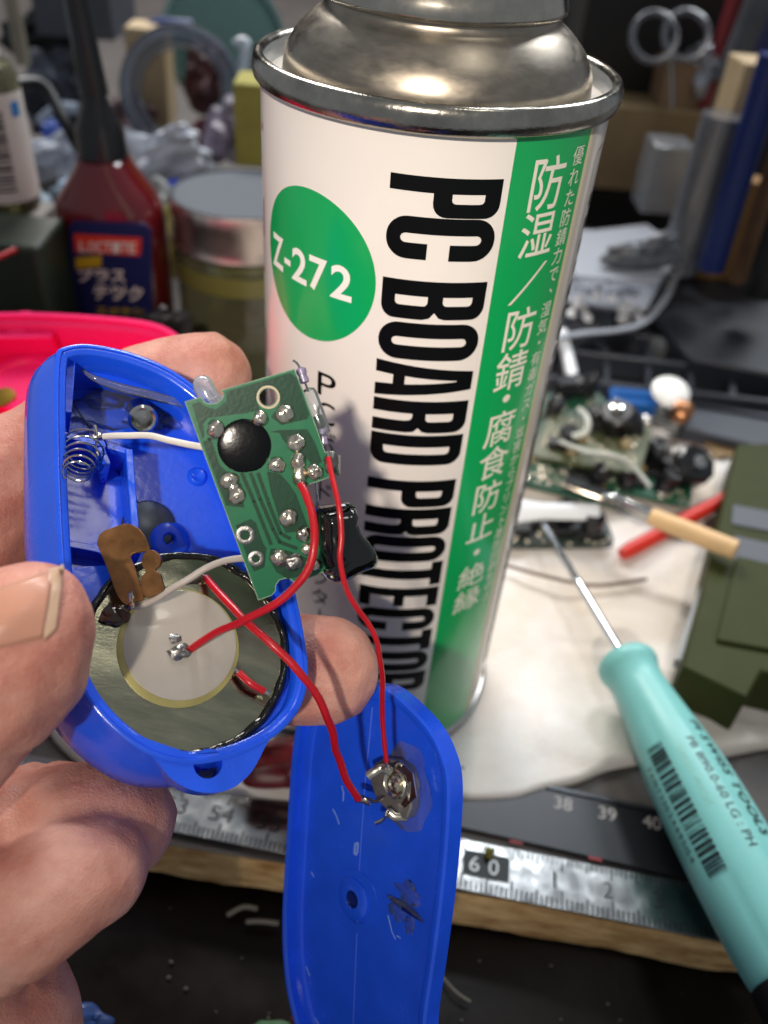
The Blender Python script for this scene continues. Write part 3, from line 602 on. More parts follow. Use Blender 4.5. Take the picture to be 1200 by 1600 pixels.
obj('screw_boss', MB().lathe([(.31, 0), (.30, .03), (.27, .045), (.13, .05), (.12, .03), (.11, -.02)], bc, VN, 40), BLUE2, cover)
obj('boss_hole', MB().lathe([(.115, .045), (.10, .012), (.01, .006)], bc, VN, 24, cap1=True), mat('shade_blue', '#061a66', .3), cover)  # hole's inner shade given as a darker blue
obj('boss_halo', MB().lathe([(.46, 0.002), (.455, .012), (.31, .012)], bc + VF.u * .05 - VF.v * .02, VN, 40), BLUE2, cover)
sc2 = mat('pale_scratch', '#7f9fe8', .5)
for pl in ([(520, 1264), (526, 1276), (530, 1288)], [(534, 1228), (537, 1240), (536, 1252)], [(606, 1430), (612, 1455), (618, 1468)], [(478, 1510), (484, 1525)], [(488, 1585), (498, 1600)], [(486, 1362), (490, 1370)], [(620, 1462), (626, 1466)]):
    obj('scratch', MB().tube([VF.pt(x, y, FO + .004) for x, y in pl], .009, 6, flat=.5), sc2, cover)
obj('label_mark', MB().prism([VF.pt(x, y, FO + .001) for x, y in ((554, 1318), (559, 1315), (561, 1318), (560, 1332), (557, 1337), (553, 1334))], [[VF.pt(x, y, FO + .001) for x, y in ((556, 1320), (558, 1320), (558, 1331), (556, 1332))]], VN * .01), sc2, cover)
obj('slit', MB().tube(crv([tuple(VF.pt(x, y, FO + .01)) for x, y in ((608, 1400), (620, 1407), (636, 1416), (650, 1428), (661, 1440))], 5), [.02] * 5 + [.035] * 11 + [.02] * 5, 8), GLUE, cover)
obj('slit_shadow', MB().prism([VF.pt(x, y, FO + .002) for x, y in ((604, 1398), (616, 1402), (634, 1412), (652, 1426), (662, 1442), (640, 1430), (615, 1412))], [], VN * .004), mat('shade_blue', '#061a66'), cover)  # shadow along the slit, laid on as a dark blue patch
for k, (x, y, a, b) in enumerate([(638, 1398, .2, .16), (622, 1425, .16, .13), (641, 1445, .09, .12)]):
    obj('glue_smear', MB().ball(VF.pt(x, y, FO), VF.u * a, VF.v * b, VN * .015, 20, 6, wob=1.0, seed=k + 20), clear('glue_film', '#dfe8ff', .2, .12, .35, .8, 5, bodycol='#7f9fe8'), cover)
# push switch
bo = [(598, 1190), (612, 1182), (632, 1184), (650, 1197), (658, 1222), (657, 1258), (650, 1276), (632, 1272), (612, 1254), (600, 1240), (592, 1215)]
sw = [VF.pt(x, y, FO) for x, y in bo]
swo = obj('push_switch', MB().prism(sw, [], VN * .20), mat('switch_grey', '#8d8986', .3, .6, var=.2, vs=4), cover, bevel=.03)
cc = VF.pt(619, 1224, FO + .2)
obj('switch_ring', MB().lathe([(.21, 0), (.21, .04), (.19, .055), (.165, .035), (.13, .03), (.115, .06), (.08, .07), (.06, .05), (.04, .06), (.01, .065)], cc, VN, 36, cap1=True), mat('gilt_metal', '#d9d2bc', .2, 1.0), swo)
obj('switch_frame', MB().prism([VF.pt(x, y, FO + .2) for x, y in ((600, 1196), (626, 1188), (646, 1208), (652, 1245), (634, 1262), (628, 1256), (640, 1238), (636, 1212), (622, 1200), (604, 1206))], [], VN * .02), CHROME, swo)
def pin(pts, w_=.062): return obj('terminal', MB().tube(crv([tuple(VF.pt(x, y, o_)) for x, y, o_ in pts], 4), w_, 8, flat=.35), mat('pin_metal', '#b9b2a4', .25, 1.0), swo, smooth=50)
pin([(612, 1207, FO + .25), (598, 1200, FO + .35), (585, 1206, FO + .42), (574, 1214, FO + .5)])
pin([(602, 1240, FO + .15), (588, 1252, FO + .3), (574, 1248, FO + .4), (556, 1252, FO + .5)])
pin([(636, 1276, FO + .12), (616, 1276, FO + .25), (606, 1268, FO + .3), (600, 1280, FO + .4), (586, 1287, FO + .5)])
pin([(640, 1222, FO + .22), (636, 1236, FO + .24), (640, 1250, FO + .2)], .03)
obj('solder_joint', MB().ball(VF.pt(566, 1250, FO + .45), VF.u * .17, VF.v * .05, VN * .05, 16, 8, wob=.7, seed=31), SOLDER, swo)
obj('solder_joint', MB().ball(VF.pt(603, 1199, FO + .34), VF.u * .07, VF.v * .05, VN * .05, 14, 8, wob=.5, seed=33), SOLDER, swo)
obj('glue_pool', MB().ball(VF.pt(636, 1232, FO), VF.u * .48, VF.v * .56, VN * .07, 32, 8, wob=.25, seed=40), GLUE, cover)
# ============================================================ HAND
skn = bpy.data.materials.new('skin'); skn.use_nodes = True; nt = skn.node_tree; b = nt.nodes['Principled BSDF']
tc = nt.nodes.new('ShaderNodeTexCoord'); n1 = nt.nodes.new('ShaderNodeTexNoise'); n1.inputs['Scale'].default_value = 90; n1.inputs['Detail'].default_value = 5
r = nt.nodes.new('ShaderNodeValToRGB'); r.color_ramp.elements[0].position = .35; r.color_ramp.elements[1].position = .68
r.color_ramp.elements[0].color = lin('#bd7666'); r.color_ramp.elements[1].color = lin('#dba491'); r.color_ramp.elements.new(.5).color = lin('#cd8f7c'); n1.inputs['Roughness'].default_value = .65
nt.links.new(tc.outputs['Object'], n1.inputs['Vector']); nt.links.new(n1.outputs['Fac'], r.inputs['Fac']); nt.links.new(r.outputs[0], b.inputs['Base Color'])
b.inputs['Roughness'].default_value = .56; b.inputs['Subsurface Weight'].default_value = .35; b.inputs['Subsurface Radius'].default_value = (1, .35, .18); b.inputs['Subsurface Scale'].default_value = .0035
wv = nt.nodes.new('ShaderNodeTexWave'); wv.wave_type = 'RINGS'; wv.rings_direction = 'SPHERICAL'; wv.inputs['Scale'].default_value = 700; wv.inputs['Distortion'].default_value = 3.0; wv.inputs['Detail'].default_value = 1.5; wv.inputs['Detail Scale'].default_value = .25
mp = nt.nodes.new('ShaderNodeMapping'); nt.links.new(tc.outputs['Object'], mp.inputs[0]); nt.links.new(mp.outputs[0], wv.inputs['Vector'])
vo = nt.nodes.new('ShaderNodeTexVoronoi'); vo.inputs['Scale'].default_value = 1500; vo.feature = 'DISTANCE_TO_EDGE'; nt.links.new(tc.outputs['Object'], vo.inputs['Vector'])
n3 = nt.nodes.new('ShaderNodeTexNoise'); n3.inputs['Scale'].default_value = 250; n3.inputs['Detail'].default_value = 6; nt.links.new(tc.outputs['Object'], n3.inputs['Vector'])
b1 = nt.nodes.new('ShaderNodeBump'); b1.inputs['Strength'].default_value = .3; b1.inputs['Distance'].default_value = .0001; 
ln_ = nt.nodes.new('ShaderNodeVectorMath'); ln_.operation = 'LENGTH'; nt.links.new(tc.outputs['Object'], ln_.inputs[0])
mk = nt.nodes.new('ShaderNodeMapRange'); mk.inputs['From Min'].default_value = .009; mk.inputs['From Max'].default_value = .015; mk.inputs['To Min'].default_value = 1; mk.inputs['To Max'].default_value = 0; nt.links.new(ln_.outputs['Value'], mk.inputs['Value'])
mm = nt.nodes.new('ShaderNodeMath'); mm.operation = 'MULTIPLY'; nt.links.new(wv.outputs['Fac'], mm.inputs[0]); nt.links.new(mk.outputs[0], mm.inputs[1]); nt.links.new(mm.outputs[0], b1.inputs['Height'])
b2 = nt.nodes.new('ShaderNodeBump'); b2.inputs['Strength'].default_value = .2; b2.inputs['Distance'].default_value = .0003; nt.links.new(n3.outputs['Fac'], b2.inputs['Height']); nt.links.new(b1.outputs[0], b2.inputs['Normal'])
vo.inputs['Scale'].default_value = 1900; n4 = nt.nodes.new('ShaderNodeTexVoronoi'); n4.inputs['Scale'].default_value = 620; n4.feature = 'DISTANCE_TO_EDGE'; nt.links.new(tc.outputs['Object'], n4.inputs['Vector'])
ad = nt.nodes.new('ShaderNodeMath'); ad.operation = 'ADD'; nt.links.new(vo.outputs['Distance'], ad.inputs[0]); nt.links.new(n4.outputs['Distance'], ad.inputs[1])
b3 = nt.nodes.new('ShaderNodeBump'); b3.inputs['Strength'].default_value = .5; b3.inputs['Distance'].default_value = .00025; nt.links.new(ad.outputs[0], b3.inputs['Height']); nt.links.new(b2.outputs[0], b3.inputs['Normal']); nt.links.new(b3.outputs[0], b.inputs['Normal'])
HO = P(515, 1040, 12.0)
chains = [
 # thumb
 [(-420, 1500, 10.6, 1.5), (-300, 1330, 10.0, 1.35), (-150, 1180, 9.6, 1.12), (-75, 1098, 9.45, 1.06), (-15, 1045, 9.4, .98), (22, 1008, 9.38, .88), (38, 985, 9.35, .78), (48, 966, 9.33, .68)],
 [(-15, 1060, 9.45, .95), (35, 1030, 9.5, .82)],
 # index finger behind the case, tip showing above it
 [(-420, 1300, 12.6, 1.5), (-230, 1010, 12.8, 1.3), (-40, 800, 13.1, 1.24), (60, 730, 13.3, 1.0), (160, 655, 13.4, .86), (250, 610, 13.3, .80), (322, 590, 13.2, .74)],
 # middle finger, tip showing to the right of the case
 [(-420, 1400, 12.4, 1.5), (-250, 1200, 12.4, 1.2), (-60, 1060, 12.7, 1.0), (120, 1030, 12.8, .9), (300, 1040, 12.5, .86), (420, 1045, 12.15, .83), (508, 1046, 11.95, .80)],
 # ring finger curled under the case
 [(-420, 1480, 12.0, 1.5), (-230, 1400, 11.6, 1.15), (-60, 1360, 11.4, 1.0), (60, 1310, 11.3, .92), (150, 1290, 11.4, .88), (195, 1280, 11.7, .80)],
 # upper knuckle of the ring finger
 [(-300, 1420, 11.8, 1.2), (-120, 1340, 11.8, .95), (20, 1275, 11.9, .72), (95, 1252, 12.1, .6)],
 # little finger
 [(-420, 1560, 11.6, 1.5), (-230, 1520, 11.0, 1.1), (-80, 1480, 10.8, .95), (20, 1430, 10.8, .88), (95, 1380, 11.0, .82), (150, 1355, 11.3, .75)],
 # heel of the hand
 [(-420, 1300, 12.6, 1.5), (-420, 1480, 12.0, 1.9), (-330, 1560, 11.3, 1.7), (-120, 1600, 11.2, 1.3), (30, 1570, 11.6, .78), (40, 1700, 11.8, .82)],
]
hb = MB()
def ico():
    bm = bmesh.new(); bmesh.ops.create_icosphere(bm, subdivisions=2, radius=1); vs = [v.co.copy() for v in bm.verts]; fs = [tuple(v.index for v in f.verts) for f in bm.faces]; bm.free(); return vs, fs
iv, if_ = ico()
SC = [.94, .94, 1, 1, .93, .93, .88, .89]
for ch, sc_k in zip(chains, SC):
    pts = crv([tuple(P(x, y, d_ * sc_k)) + (r_ * sc_k,) for x, y, d_, r_ in ch], 12)
    last = None
    for p in pts:
        q_ = V(p[:3])
        if last is not None and (q_ - last).length < p[3] * .16: continue
        last = q_; hb.add([q_ + v * p[3] for v in iv], if_)
me = bpy.data.meshes.new('tmp'); me.from_pydata([tuple((v - HO) * U) for v in hb.v], [], hb.f)
to = bpy.data.objects.new('tmp', me); COL.objects.link(to)
rm_ = to.modifiers.new('r', 'REMESH'); rm_.mode = 'VOXEL'; rm_.voxel_size = .06 * U
sm_ = to.modifiers.new('s', 'SMOOTH'); sm_.factor = .6; sm_.iterations = 9
bpy.context.view_layer.update(); dg = bpy.context.evaluated_depsgraph_get()
hm = bpy.data.meshes.new_from_object(to.evaluated_get(dg)); bpy.data.objects.remove(to)
hm.name = 'hand'
for p in hm.polygons: p.use_smooth = True
# finger creases and small unevenness
NRM = [v.normal.copy() for v in hm.vertices]
GROOVE = []
for a_, b_, r_ in (((60, 1310, 10.5), (150, 1290, 10.6), 1.3), ((20, 1300, 10.5), (110, 1275, 10.6), 1.3), ((0, 1440, 9.5), (60, 1405, 9.6), 1.2), ((-25, 1455, 9.5), (50, 1415, 9.6), 1.2), ((-40, 1070, 8.9), (10, 1020, 8.8), 1.2)):
    A_, B_ = P(*a_), P(*b_); GROOVE.append((A_ - HO, (B_ - A_).normalized(), r_))
for v, nn in zip(hm.vertices, NRM):
    q_ = v.co / U
    dsp = .015 * noise.noise(q_ * 1.3) + .012 * noise.noise(q_ * 4)
    for c_, d_, r_ in GROOVE:
        e_ = q_ - c_
        if e_.length < r_: dsp -= .03 * math.exp(-((e_.dot(d_) + .05 * noise.noise(q_ * 2)) / .085) ** 2)
    v.co += nn * dsp * U
person = thing('person', 'left hand holding the open blue case between thumb and curled fingers', 'person', HO)
hm.materials.clear(); hm.materials.append(skn)
hand = bpy.data.objects.new('hand', hm); COL.objects.link(hand); hand.parent = person
bv = BVHTree.FromPolygons([v.co.copy() for v in hm.vertices], [tuple(p.vertices) for p in hm.polygons])
def onhand(px, py, lift):
    d_ = ray(px, py).normalized(); o_ = (CAM - HO) * U
    h_ = bv.ray_cast(o_, d_)
    if h_[0] is None: return None
    return HO + h_[0] / U - d_ * lift
def patch(quad, n_, m_, lift, thick, mt, name, bulge=0.0):
    rows = []; a_, b_, c_, d_ = quad; lastp = None
    for i in range(n_ + 1):
        row = []
        for j in range(m_ + 1):
            u_, v_ = i / n_, j / m_
            x = (a_[0] * (1 - u_) + b_[0] * u_) * (1 - v_) + (d_[0] * (1 - u_) + c_[0] * u_) * v_
            y = (a_[1] * (1 - u_) + b_[1] * u_) * (1 - v_) + (d_[1] * (1 - u_) + c_[1] * u_) * v_
            p = onhand(x, y, lift + bulge * math.sin(math.pi * v_))
            if p is None: p = P(x, y, depth_of(lastp)) if lastp is not None else P(x, y, 8.8)
            lastp = p; row.append(p)
        rows.append(row)
    mb = MB(); mb.loft(rows, closed=False, cap0=False, cap1=False)
    o = obj(name, mb, mt, person, smooth=180); s_ = o.modifiers.new('s', 'SOLIDIFY'); s_.thickness = thick * U; s_.offset = 0
    return o
nailm = mat('nail', '#cc8e76', .38, sss=.3, coat=.08, bump=.05, bs=20); nedge = mat('nail_free_edge', '#d3a88c', .4, sss=.3)
patch([(-60, 940), (84, 890), (67, 996), (-60, 1026)], 18, 12, .012, .03, nailm, 'thumbnail', .03)
patch([(76, 890), (99, 884), (86, 985), (68, 1002)], 8, 14, .022, .03, nedge, 'nail_free_edge', .01)
slv = MB()
cu = crv([(-160, 1640, 11.5), (-90, 1570, 11.0), (-30, 1530, 10.8), (5, 1515, 10.9), (16, 1540, 11.0), (26, 1580, 11.1), (45, 1640, 11.2)], 4)
slv.loft([[P(x, y, d_ + .5) for x, y, d_ in cu], [P(x, y, d_) for x, y, d_ in cu], [P(x - 12, y + 14, d_ - .25) for x, y, d_ in cu], [P(x - 50, y + 70, d_ - .35) for x, y, d_ in cu], [P(x - 90, y + 150, d_ - .2) for x, y, d_ in cu]], closed=False, cap0=False, cap1=False)
o = obj('sleeve', slv, mat('white_cloth', '#e6dccb', .9, bump=.4, bs=10), person, smooth=180)

# ============================================================ PAPER TOWEL
ol = [(200, 1222), (300, 1236), (420, 1246), (520, 1252), (620, 1254), (720, 1250), (800, 1246), (850, 1232), (900, 1222), (950, 1202), (1010, 1192), (1080, 1190), (1200, 1168), (1400, 1140), (1600, 1000), (1500, 760), (1350, 690), (1200, 680), (1120, 676), (1050, 668), (980, 650), (900, 640), (760, 650), (560, 700), (300, 760), (60, 900), (60, 1100), (120, 1190)]
og = [G(x, y, .1) for x, y in crv(ol, 6, True)]
cg = V((4, 15, .1))
rings = []
for k, (s_, z_) in enumerate([(1.0, .02), (1.0, .14), (.985, .22), (.965, .26), (.94, .28), (.9, .3), (.86, .3), (.81, .3), (.76, .3), (.7, .29), (.64, .28), (.57, .27), (.5, .26), (.42, .25), (.35, .25), (.27, .24), (.2, .24), (.13, .24), (.07, .24)]):
    rg = []
    for i, p in enumerate(og):
        q_ = cg + (p - cg) * s_; wv_ = .30 * noise.noise(V((q_.x * .35, q_.y * .6, 0))) + .14 * noise.noise(V((q_.x * .8, q_.y * 2.4, 5))) + .22 * (.35 - abs(noise.noise(V((q_.x * .25 + q_.y * .2, q_.y * .45, 9))))) if k > 1 else 0
        rg.append(V((q_.x, q_.y, z_ + wv_)))
    rings.append(rg)
# let the can stand flat: the towel is pressed down under it
for k, rg in enumerate(rings):
    for i, p in enumerate(rg):
        dd = (V((p.x, p.y, 0)) - CC).length
        if k > 1 and dd > 3.6 and p.y < 13.5: p.z = max(p.z, .24)
        if dd < 4.2: p.z = min(p.z, .01 + max(0, dd - 2.9) * .2)
o = obj('paper_towel', MB().loft(rings, True, False, True), PAPER, smooth=180)
tag(o, 'stained white paper towel spread under the can and the tools', 'paper towel')

# ============================================================ RULERS
def strip_frame(xa, ya, xb, yb, z): A = G(xa, ya, z); B = G(xb, yb, z); d_ = (B - A); L_ = d_.length; d_.normalize(); return A, d_, V((0, 0, 1)).cross(d_), L_
zr = .12
A, d_, w_, L_ = strip_frame(700, 1385, 1150, 1475, zr)
rw = 1.06
rl = thing('steel_ruler', 'shiny steel ruler with black millimetre marks lying along the table edge', 'ruler', A)
obj('ruler_blade', MB().box(A + d_ * 1 + w_ * rw / 2 - V((0, 0, .04)), d_ * 17, w_ * rw / 2, V((0, 0, .04))), RULER, rl, bevel=.01)
# zero mark at photo pixel 790, cm pitch 1
z0 = (G(800, 1372, zr) - A).dot(d_)
tk = MB(); tk2 = MB()
for k in range(-140, 80):
    x = z0 + k * .1
    ln = .34 if k % 10 == 0 else (.27 if k % 5 == 0 else .19)
    c_ = A + d_ * x + w_ * (ln / 2 + .02) + V((0, 0, .002)); tk.box(c_, d_ * .021, w_ * ln / 2, V((0, 0, .002)))
    c_ = A + d_ * x + w_ * (rw - ln * .38 - .02) + V((0, 0, .002)); tk2.box(c_, d_ * .021, w_ * ln * .38, V((0, 0, .002)))
o = obj('millimetre_marks', tk, INK, rl); o['kind'] = 'stuff'
o = obj('millimetre_marks', tk2, INK, rl); o['kind'] = 'stuff'
def flat_text(ch, at, dx, dy, hgt, m, parent, name='numeral', bold=.0, wd=None, lift=.004):
    f = Flat().glyph(ch, lambda x, y: (x * (wd or hgt * .55), y * hgt), bold, 'bbox')
    return obj(name, f.wrap(lambda x, y: at + dx * x + dy * y + V((0, 0, lift))), m, parent)
for k in range(-12, 8):
    if k == 0: continue
    s_ = str(k if k > 0 else 60 + k)[-1:] if k > 0 else str(60 + k)
    flat_text(s_, A + d_ * (z0 + k - .18 - (.12 if len(s_) > 1 else 0)) + w_ * .40, d_, w_, .34, INK, rl, wd=(.07 if s_ == '1' else .2) if len(s_) == 1 else .5)
bxc = A + d_ * (z0 - .53) + w_ * .58
obj('black_number_plate', MB().box(bxc + V((0, 0, .005)), d_ * .47, w_ * .27, V((0, 0, .005))), INK, rl)
wt = mat('ruler_white', '#d8dada', .4)
flat_text('6', bxc - d_ * .34 - w_ * .17, d_, w_, .32, wt, rl, wd=.2, lift=.014)
flat_text('0', bxc + d_ * .05 - w_ * .17, d_, w_, .32, wt, rl, wd=.2, lift=.014)
o = obj('debris', MB().ball(G(765, 1332, .2), V((.10, 0, 0)), V((0, .12, 0)), V((0, 0, .1)), 16, 8, wob=.9, seed=3), mat('mossy_crumb', '#6f6a2c', .8, var=.4, vs=8))
o.name = 'crumb'; tag(o, 'small mossy crumb stuck on the steel ruler over its number plate', 'crumb')
A2, d2, w2, L2 = strip_frame(710, 1292, 1090, 1378, .1)
w2 = V((0, 0, 1)).cross(d2)
bl = thing('black_ruler', 'black ruler with pale numerals 38, 39 and 40 behind the steel ruler', 'ruler', A2)
obj('ruler_blade', MB().box(A2 + w2 * .70 + d2 * 1 - V((0, 0, .05)), d2 * 16, w2 * .68, V((0, 0, .05))), mat('black_anodised', '#1b1c20', .35, .3, var=.15, vs=1), bl, bevel=.02)
obj('ruler_ridge', MB().box(A2 + w2 * 1.44 + d2 * 1 - V((0, 0, .02)), d2 * 16, w2 * .04, V((0, 0, .06))), mat('black_edge', '#34363c', .3, .4), bl)
for s_, px, py in (('38', 866, 1262), ('39', 935, 1278), ('40', 1005, 1292)):
    flat_text(s_, G(px, py, .1) , d2, w2, .30, mat('pale_numeral', '#a8a29e', .5), bl, wd=.38, lift=.006)
for px in (806, 930):
    o_ = G(px, 1316 + (px - 806) * .21, .1); obj('red_mark', MB().box(o_ + V((0, 0, .003)), d2 * .14, w2 * .03, V((0, 0, .003))), mat('red_paint', '#8e1620', .5), bl)

# ============================================================ SCREWDRIVER
T0, T1, T2, T3 = G(838, 800, 1.0), G(961, 1004, 1.5), G(975, 1030, 1.5), G(1262, 1560, 1.35)
sd = thing('screwdriver', 'screwdriver with a thick teal handle and thin steel shaft, lying across both rulers', 'screwdriver', T2)
hd = (T3 - T2); HL = hd.length; hd.normalize()
obj('shaft', MB().lathe([(.03, -.02), (.07, .2), (.08, .6), (.08, (T1 - T0).length * .55), (.11, (T1 - T0).length * .58), (.10, (T1 - T0).length * .62), (.105, (T1 - T0).length + .3)], T0, (T1 - T0), 24, cap0=True), mat('shaft_steel', '#b9c3cf', .12, 1.0), sd)
prof = [(.10, -.05), (.56, .0), (.66, .07), (.70, .18), (.69, .32), (.63, .5), (.60, .75), (.63, 1.1), (.70, 1.7), (.79, 2.4), (.86, 3.2), (.90, 4.2), (.91, 5.2), (.89, HL * .84), (.84, HL * .93), (.80, HL * .96)]
def wobh(t, i): return -0.035 * (abs(math.sin(t * math.pi * 6)) < .45) * (1 if i > 30 else 0)
obj('handle', MB().lathe(crv(prof, 5), T2, hd, 72, cap0=True, cap1=True, wob=lambda t, i: -.03 * (1 - abs(math.cos(t * math.pi * 6))) ** 2 * min(1, max(0, (i - 35) / 10))), TEAL, sd, smooth=60)
obj('end_cap', MB().lathe([(.76, 0), (.84, .02), (.86, .6), (.8, .85), (.3, .95)], T2 + hd * (HL * .955), hd, 48, cap0=True, cap1=True), DARK, sd)
# print on the handle: coordinates x along the axis (cm from the collar), y round it
ce = (CAM - (T2 + hd * 4)); ce = (ce - ce.dot(hd) * hd).normalized(); gs = hd.cross(ce)
def rad(x):
    pr = crv(prof, 5)
    for a_, b_ in zip(pr[:-1], pr[1:]):
        if a_[1] <= x <= b_[1]: return a_[0] + (b_[0] - a_[0]) * (x - a_[1]) / max(1e-6, b_[1] - a_[1])
    return pr[-1][0]
def onh(x, y, lift=.008):
    r_ = rad(x); a_ = y / .97; return T2 + hd * x + (ce * math.cos(a_) + gs * math.sin(a_)) * (r_ + lift)
def handle_text(s_, x0, y0, size, m, bold=0.0, sp=1.0, slant=0):
    f = Flat(); x = x0
    for ch in s_:
        vs, fs = text2d(ch, bold)
        if ch == ' ' or not vs: x += size * .32 * sp; continue
        bx = bbox(vs); f.add([(x + (a_ - bx[0] + slant * b_) * size, y0 - b_ * size) for a_, b_ in vs], fs); x += (bx[2] - bx[0] + .09) * size * sp
    bm_ = Flat(); bm_.v = [(b_, a_) for a_, b_ in f.v]; bm_.f = f.f; bm_.cut(.08, -2, 2)
    return obj('printing', bm_.wrap(lambda y, x_: onh(x_, y)), m, sd), x
INKD = mat('handle_ink', '#1c2a2c', .5)
SIGN = -1
def alongh(px, py): v = ray(px, py); t = (T2 - CAM).dot(ce) / v.dot(ce); return (CAM + v * t - T2).dot(hd)
xs, xe = alongh(1095, 1170), alongh(1190, 1325)
handle_text('PB 8190.0-60 LG : PH', xs, -.42, .27, INKD, .0, 1.02)
handle_text('PI SWISS TOOLS', alongh(1095, 1135), -.86, .33, INKD, .015, 1.05, .25)
handle_text('SWISS MADE', alongh(1060, 1195), -.08, .21, mat('handle_emboss', '#8dc4b8', .4), 0, 1.15)
f = Flat(); x = alongh(1040, 1185); xE = alongh(1145, 1385); br = random.Random(3)
while x < xE:
    wd_ = br.choice([.02, .02, .04, .06, .08]); f.rect(.16, x, .60, min(x + wd_, xE)); x += wd_ + br.choice([.02, .03, .04, .06])
obj('barcode', f.cut(.08, -2, 2).wrap(lambda y, x_: onh(x_, y)), INKD, sd)
handle_text('7610733024495154', alongh(1050, 1205), .86, .22, INKD, 0, 1.25)
random.seed(4)
# ============================================================ TOOLS ON THE TOWEL, RIGHT
def bar3(px0, px1): return [P(*px0), P(*px1)]
K0, K1, K2, K3, K4 = G(826, 738, 1.7), G(940, 778, 1.8), G(958, 778, 1.8), G(1020, 808, 1.9), G(1150, 860, 2.1)
kn = thing('palette_knife', 'steel spatula with a pale wooden handle lying over the loose circuit boards', 'spatula', K2)
kd = (K1 - K0).normalized(); kw = V((0, 0, 1)).cross(kd).normalized(); kt = (kw * .8 + V((0, 0, -.6))).normalized()
obj('blade', MB().prism([K0 + kt * .30, K0 - kt * .20, K1 - kt * .30, K1 + kd * .25 - kt * .15, K1 + kd * .3 + kt * .10, K1 + kt * .12], [], kt.cross(kd) * .05), mat('blade_steel', '#a89c90', .22, 1.0, var=.1, vs=2), kn, bevel=.01)
obj('ferrule', MB().tube([K1 - kt * .05, K1 + (K2 - K1) * 1.2, K2 + (K3 - K2) * .4, K3], [.12, .15, .2, .22], 20), CHROME, kn)
obj('handle', MB().tube([K3 - (K4 - K3) * .02, K3 + (K4 - K3) * .3, K4], [.25, .27, .27], 20), mat('pale_wood', '#dcb684', .5, var=.06, vs=3, stretch=(.3, 1, 1)), kn)
A, B = G(972, 866, .45), G(1165, 762, 1.0)
rs = thing('red_stick', 'round red plastic stick lying half under the wooden spatula handle', 'stick', A)
obj('stick', MB().tube([A, A + (B - A) * .05, B], [.17, .22, .22], 20), mat('red_stick', '#c92f22', .4, var=.06), rs)
A, B = G(806, 798, 1.3), G(935, 800, 1.4)
wst = thing('white_tool', 'white flattened plastic tool lying left of the red stick behind the screwdriver tip', 'plastic tool', A)
obj('tool_body', MB().tube([A, A.lerp(B, .3), B], [.36, .25, .25], 20, flat=.5), mat('white_plastic', '#d9dce0', .35), wst)
A, B = G(878, 520, 1.6), G(897, 600, 1.2)
ws2 = thing('white_tool', 'short white stick leaning behind the heap of circuit boards', 'stick', B)
obj('stick', MB().tube([A, B], [.22, .24], 16), mat('white_plastic', '#d9dce0', .35), ws2)

# olive box at the right edge
oz = 1.6
oo = [(1152, 694), (1230, 690), (1330, 900), (1290, 1070), (1190, 1048), (1168, 1090), (1066, 1040), (1098, 925)]
ob = thing('olive_box', 'olive green plastic box with recessed panel and grey slots at the right edge', 'plastic box', G(1140, 900, 0))
lid = [G(x, y, oz) for x, y in oo]
obj('box_body', MB().prism(lid, [], V((0, 0, -oz + .25))), OLIVE, ob, bevel=.06)
pn = [G(x, y, oz + .012) for x, y in ((1150, 872), (1290, 905), (1290, 1035), (1118, 1003))]
obj('raised_panel', MB().prism(pn, [], V((0, 0, .10))), OLIVE, ob, bevel=.04)
for qd in (((1145, 790), (1240, 808), (1236, 838), (1142, 820)), ((1146, 838), (1236, 858), (1230, 885), (1146, 878))):
    obj('grey_slot', MB().prism([G(x, y, oz + .003) for x, y in qd], [], V((0, 0, .05))), mat('slot_grey', '#5a5d64', .65), ob, bevel=.02)
obj('side_strip', MB().prism([G(x, y, oz - .5) for x, y in ((1092, 918), (1100, 915), (1064, 1032), (1056, 1028))], [], V((0, 0, -.3))), mat('pale_strip', '#a4a5a2', .4), ob)

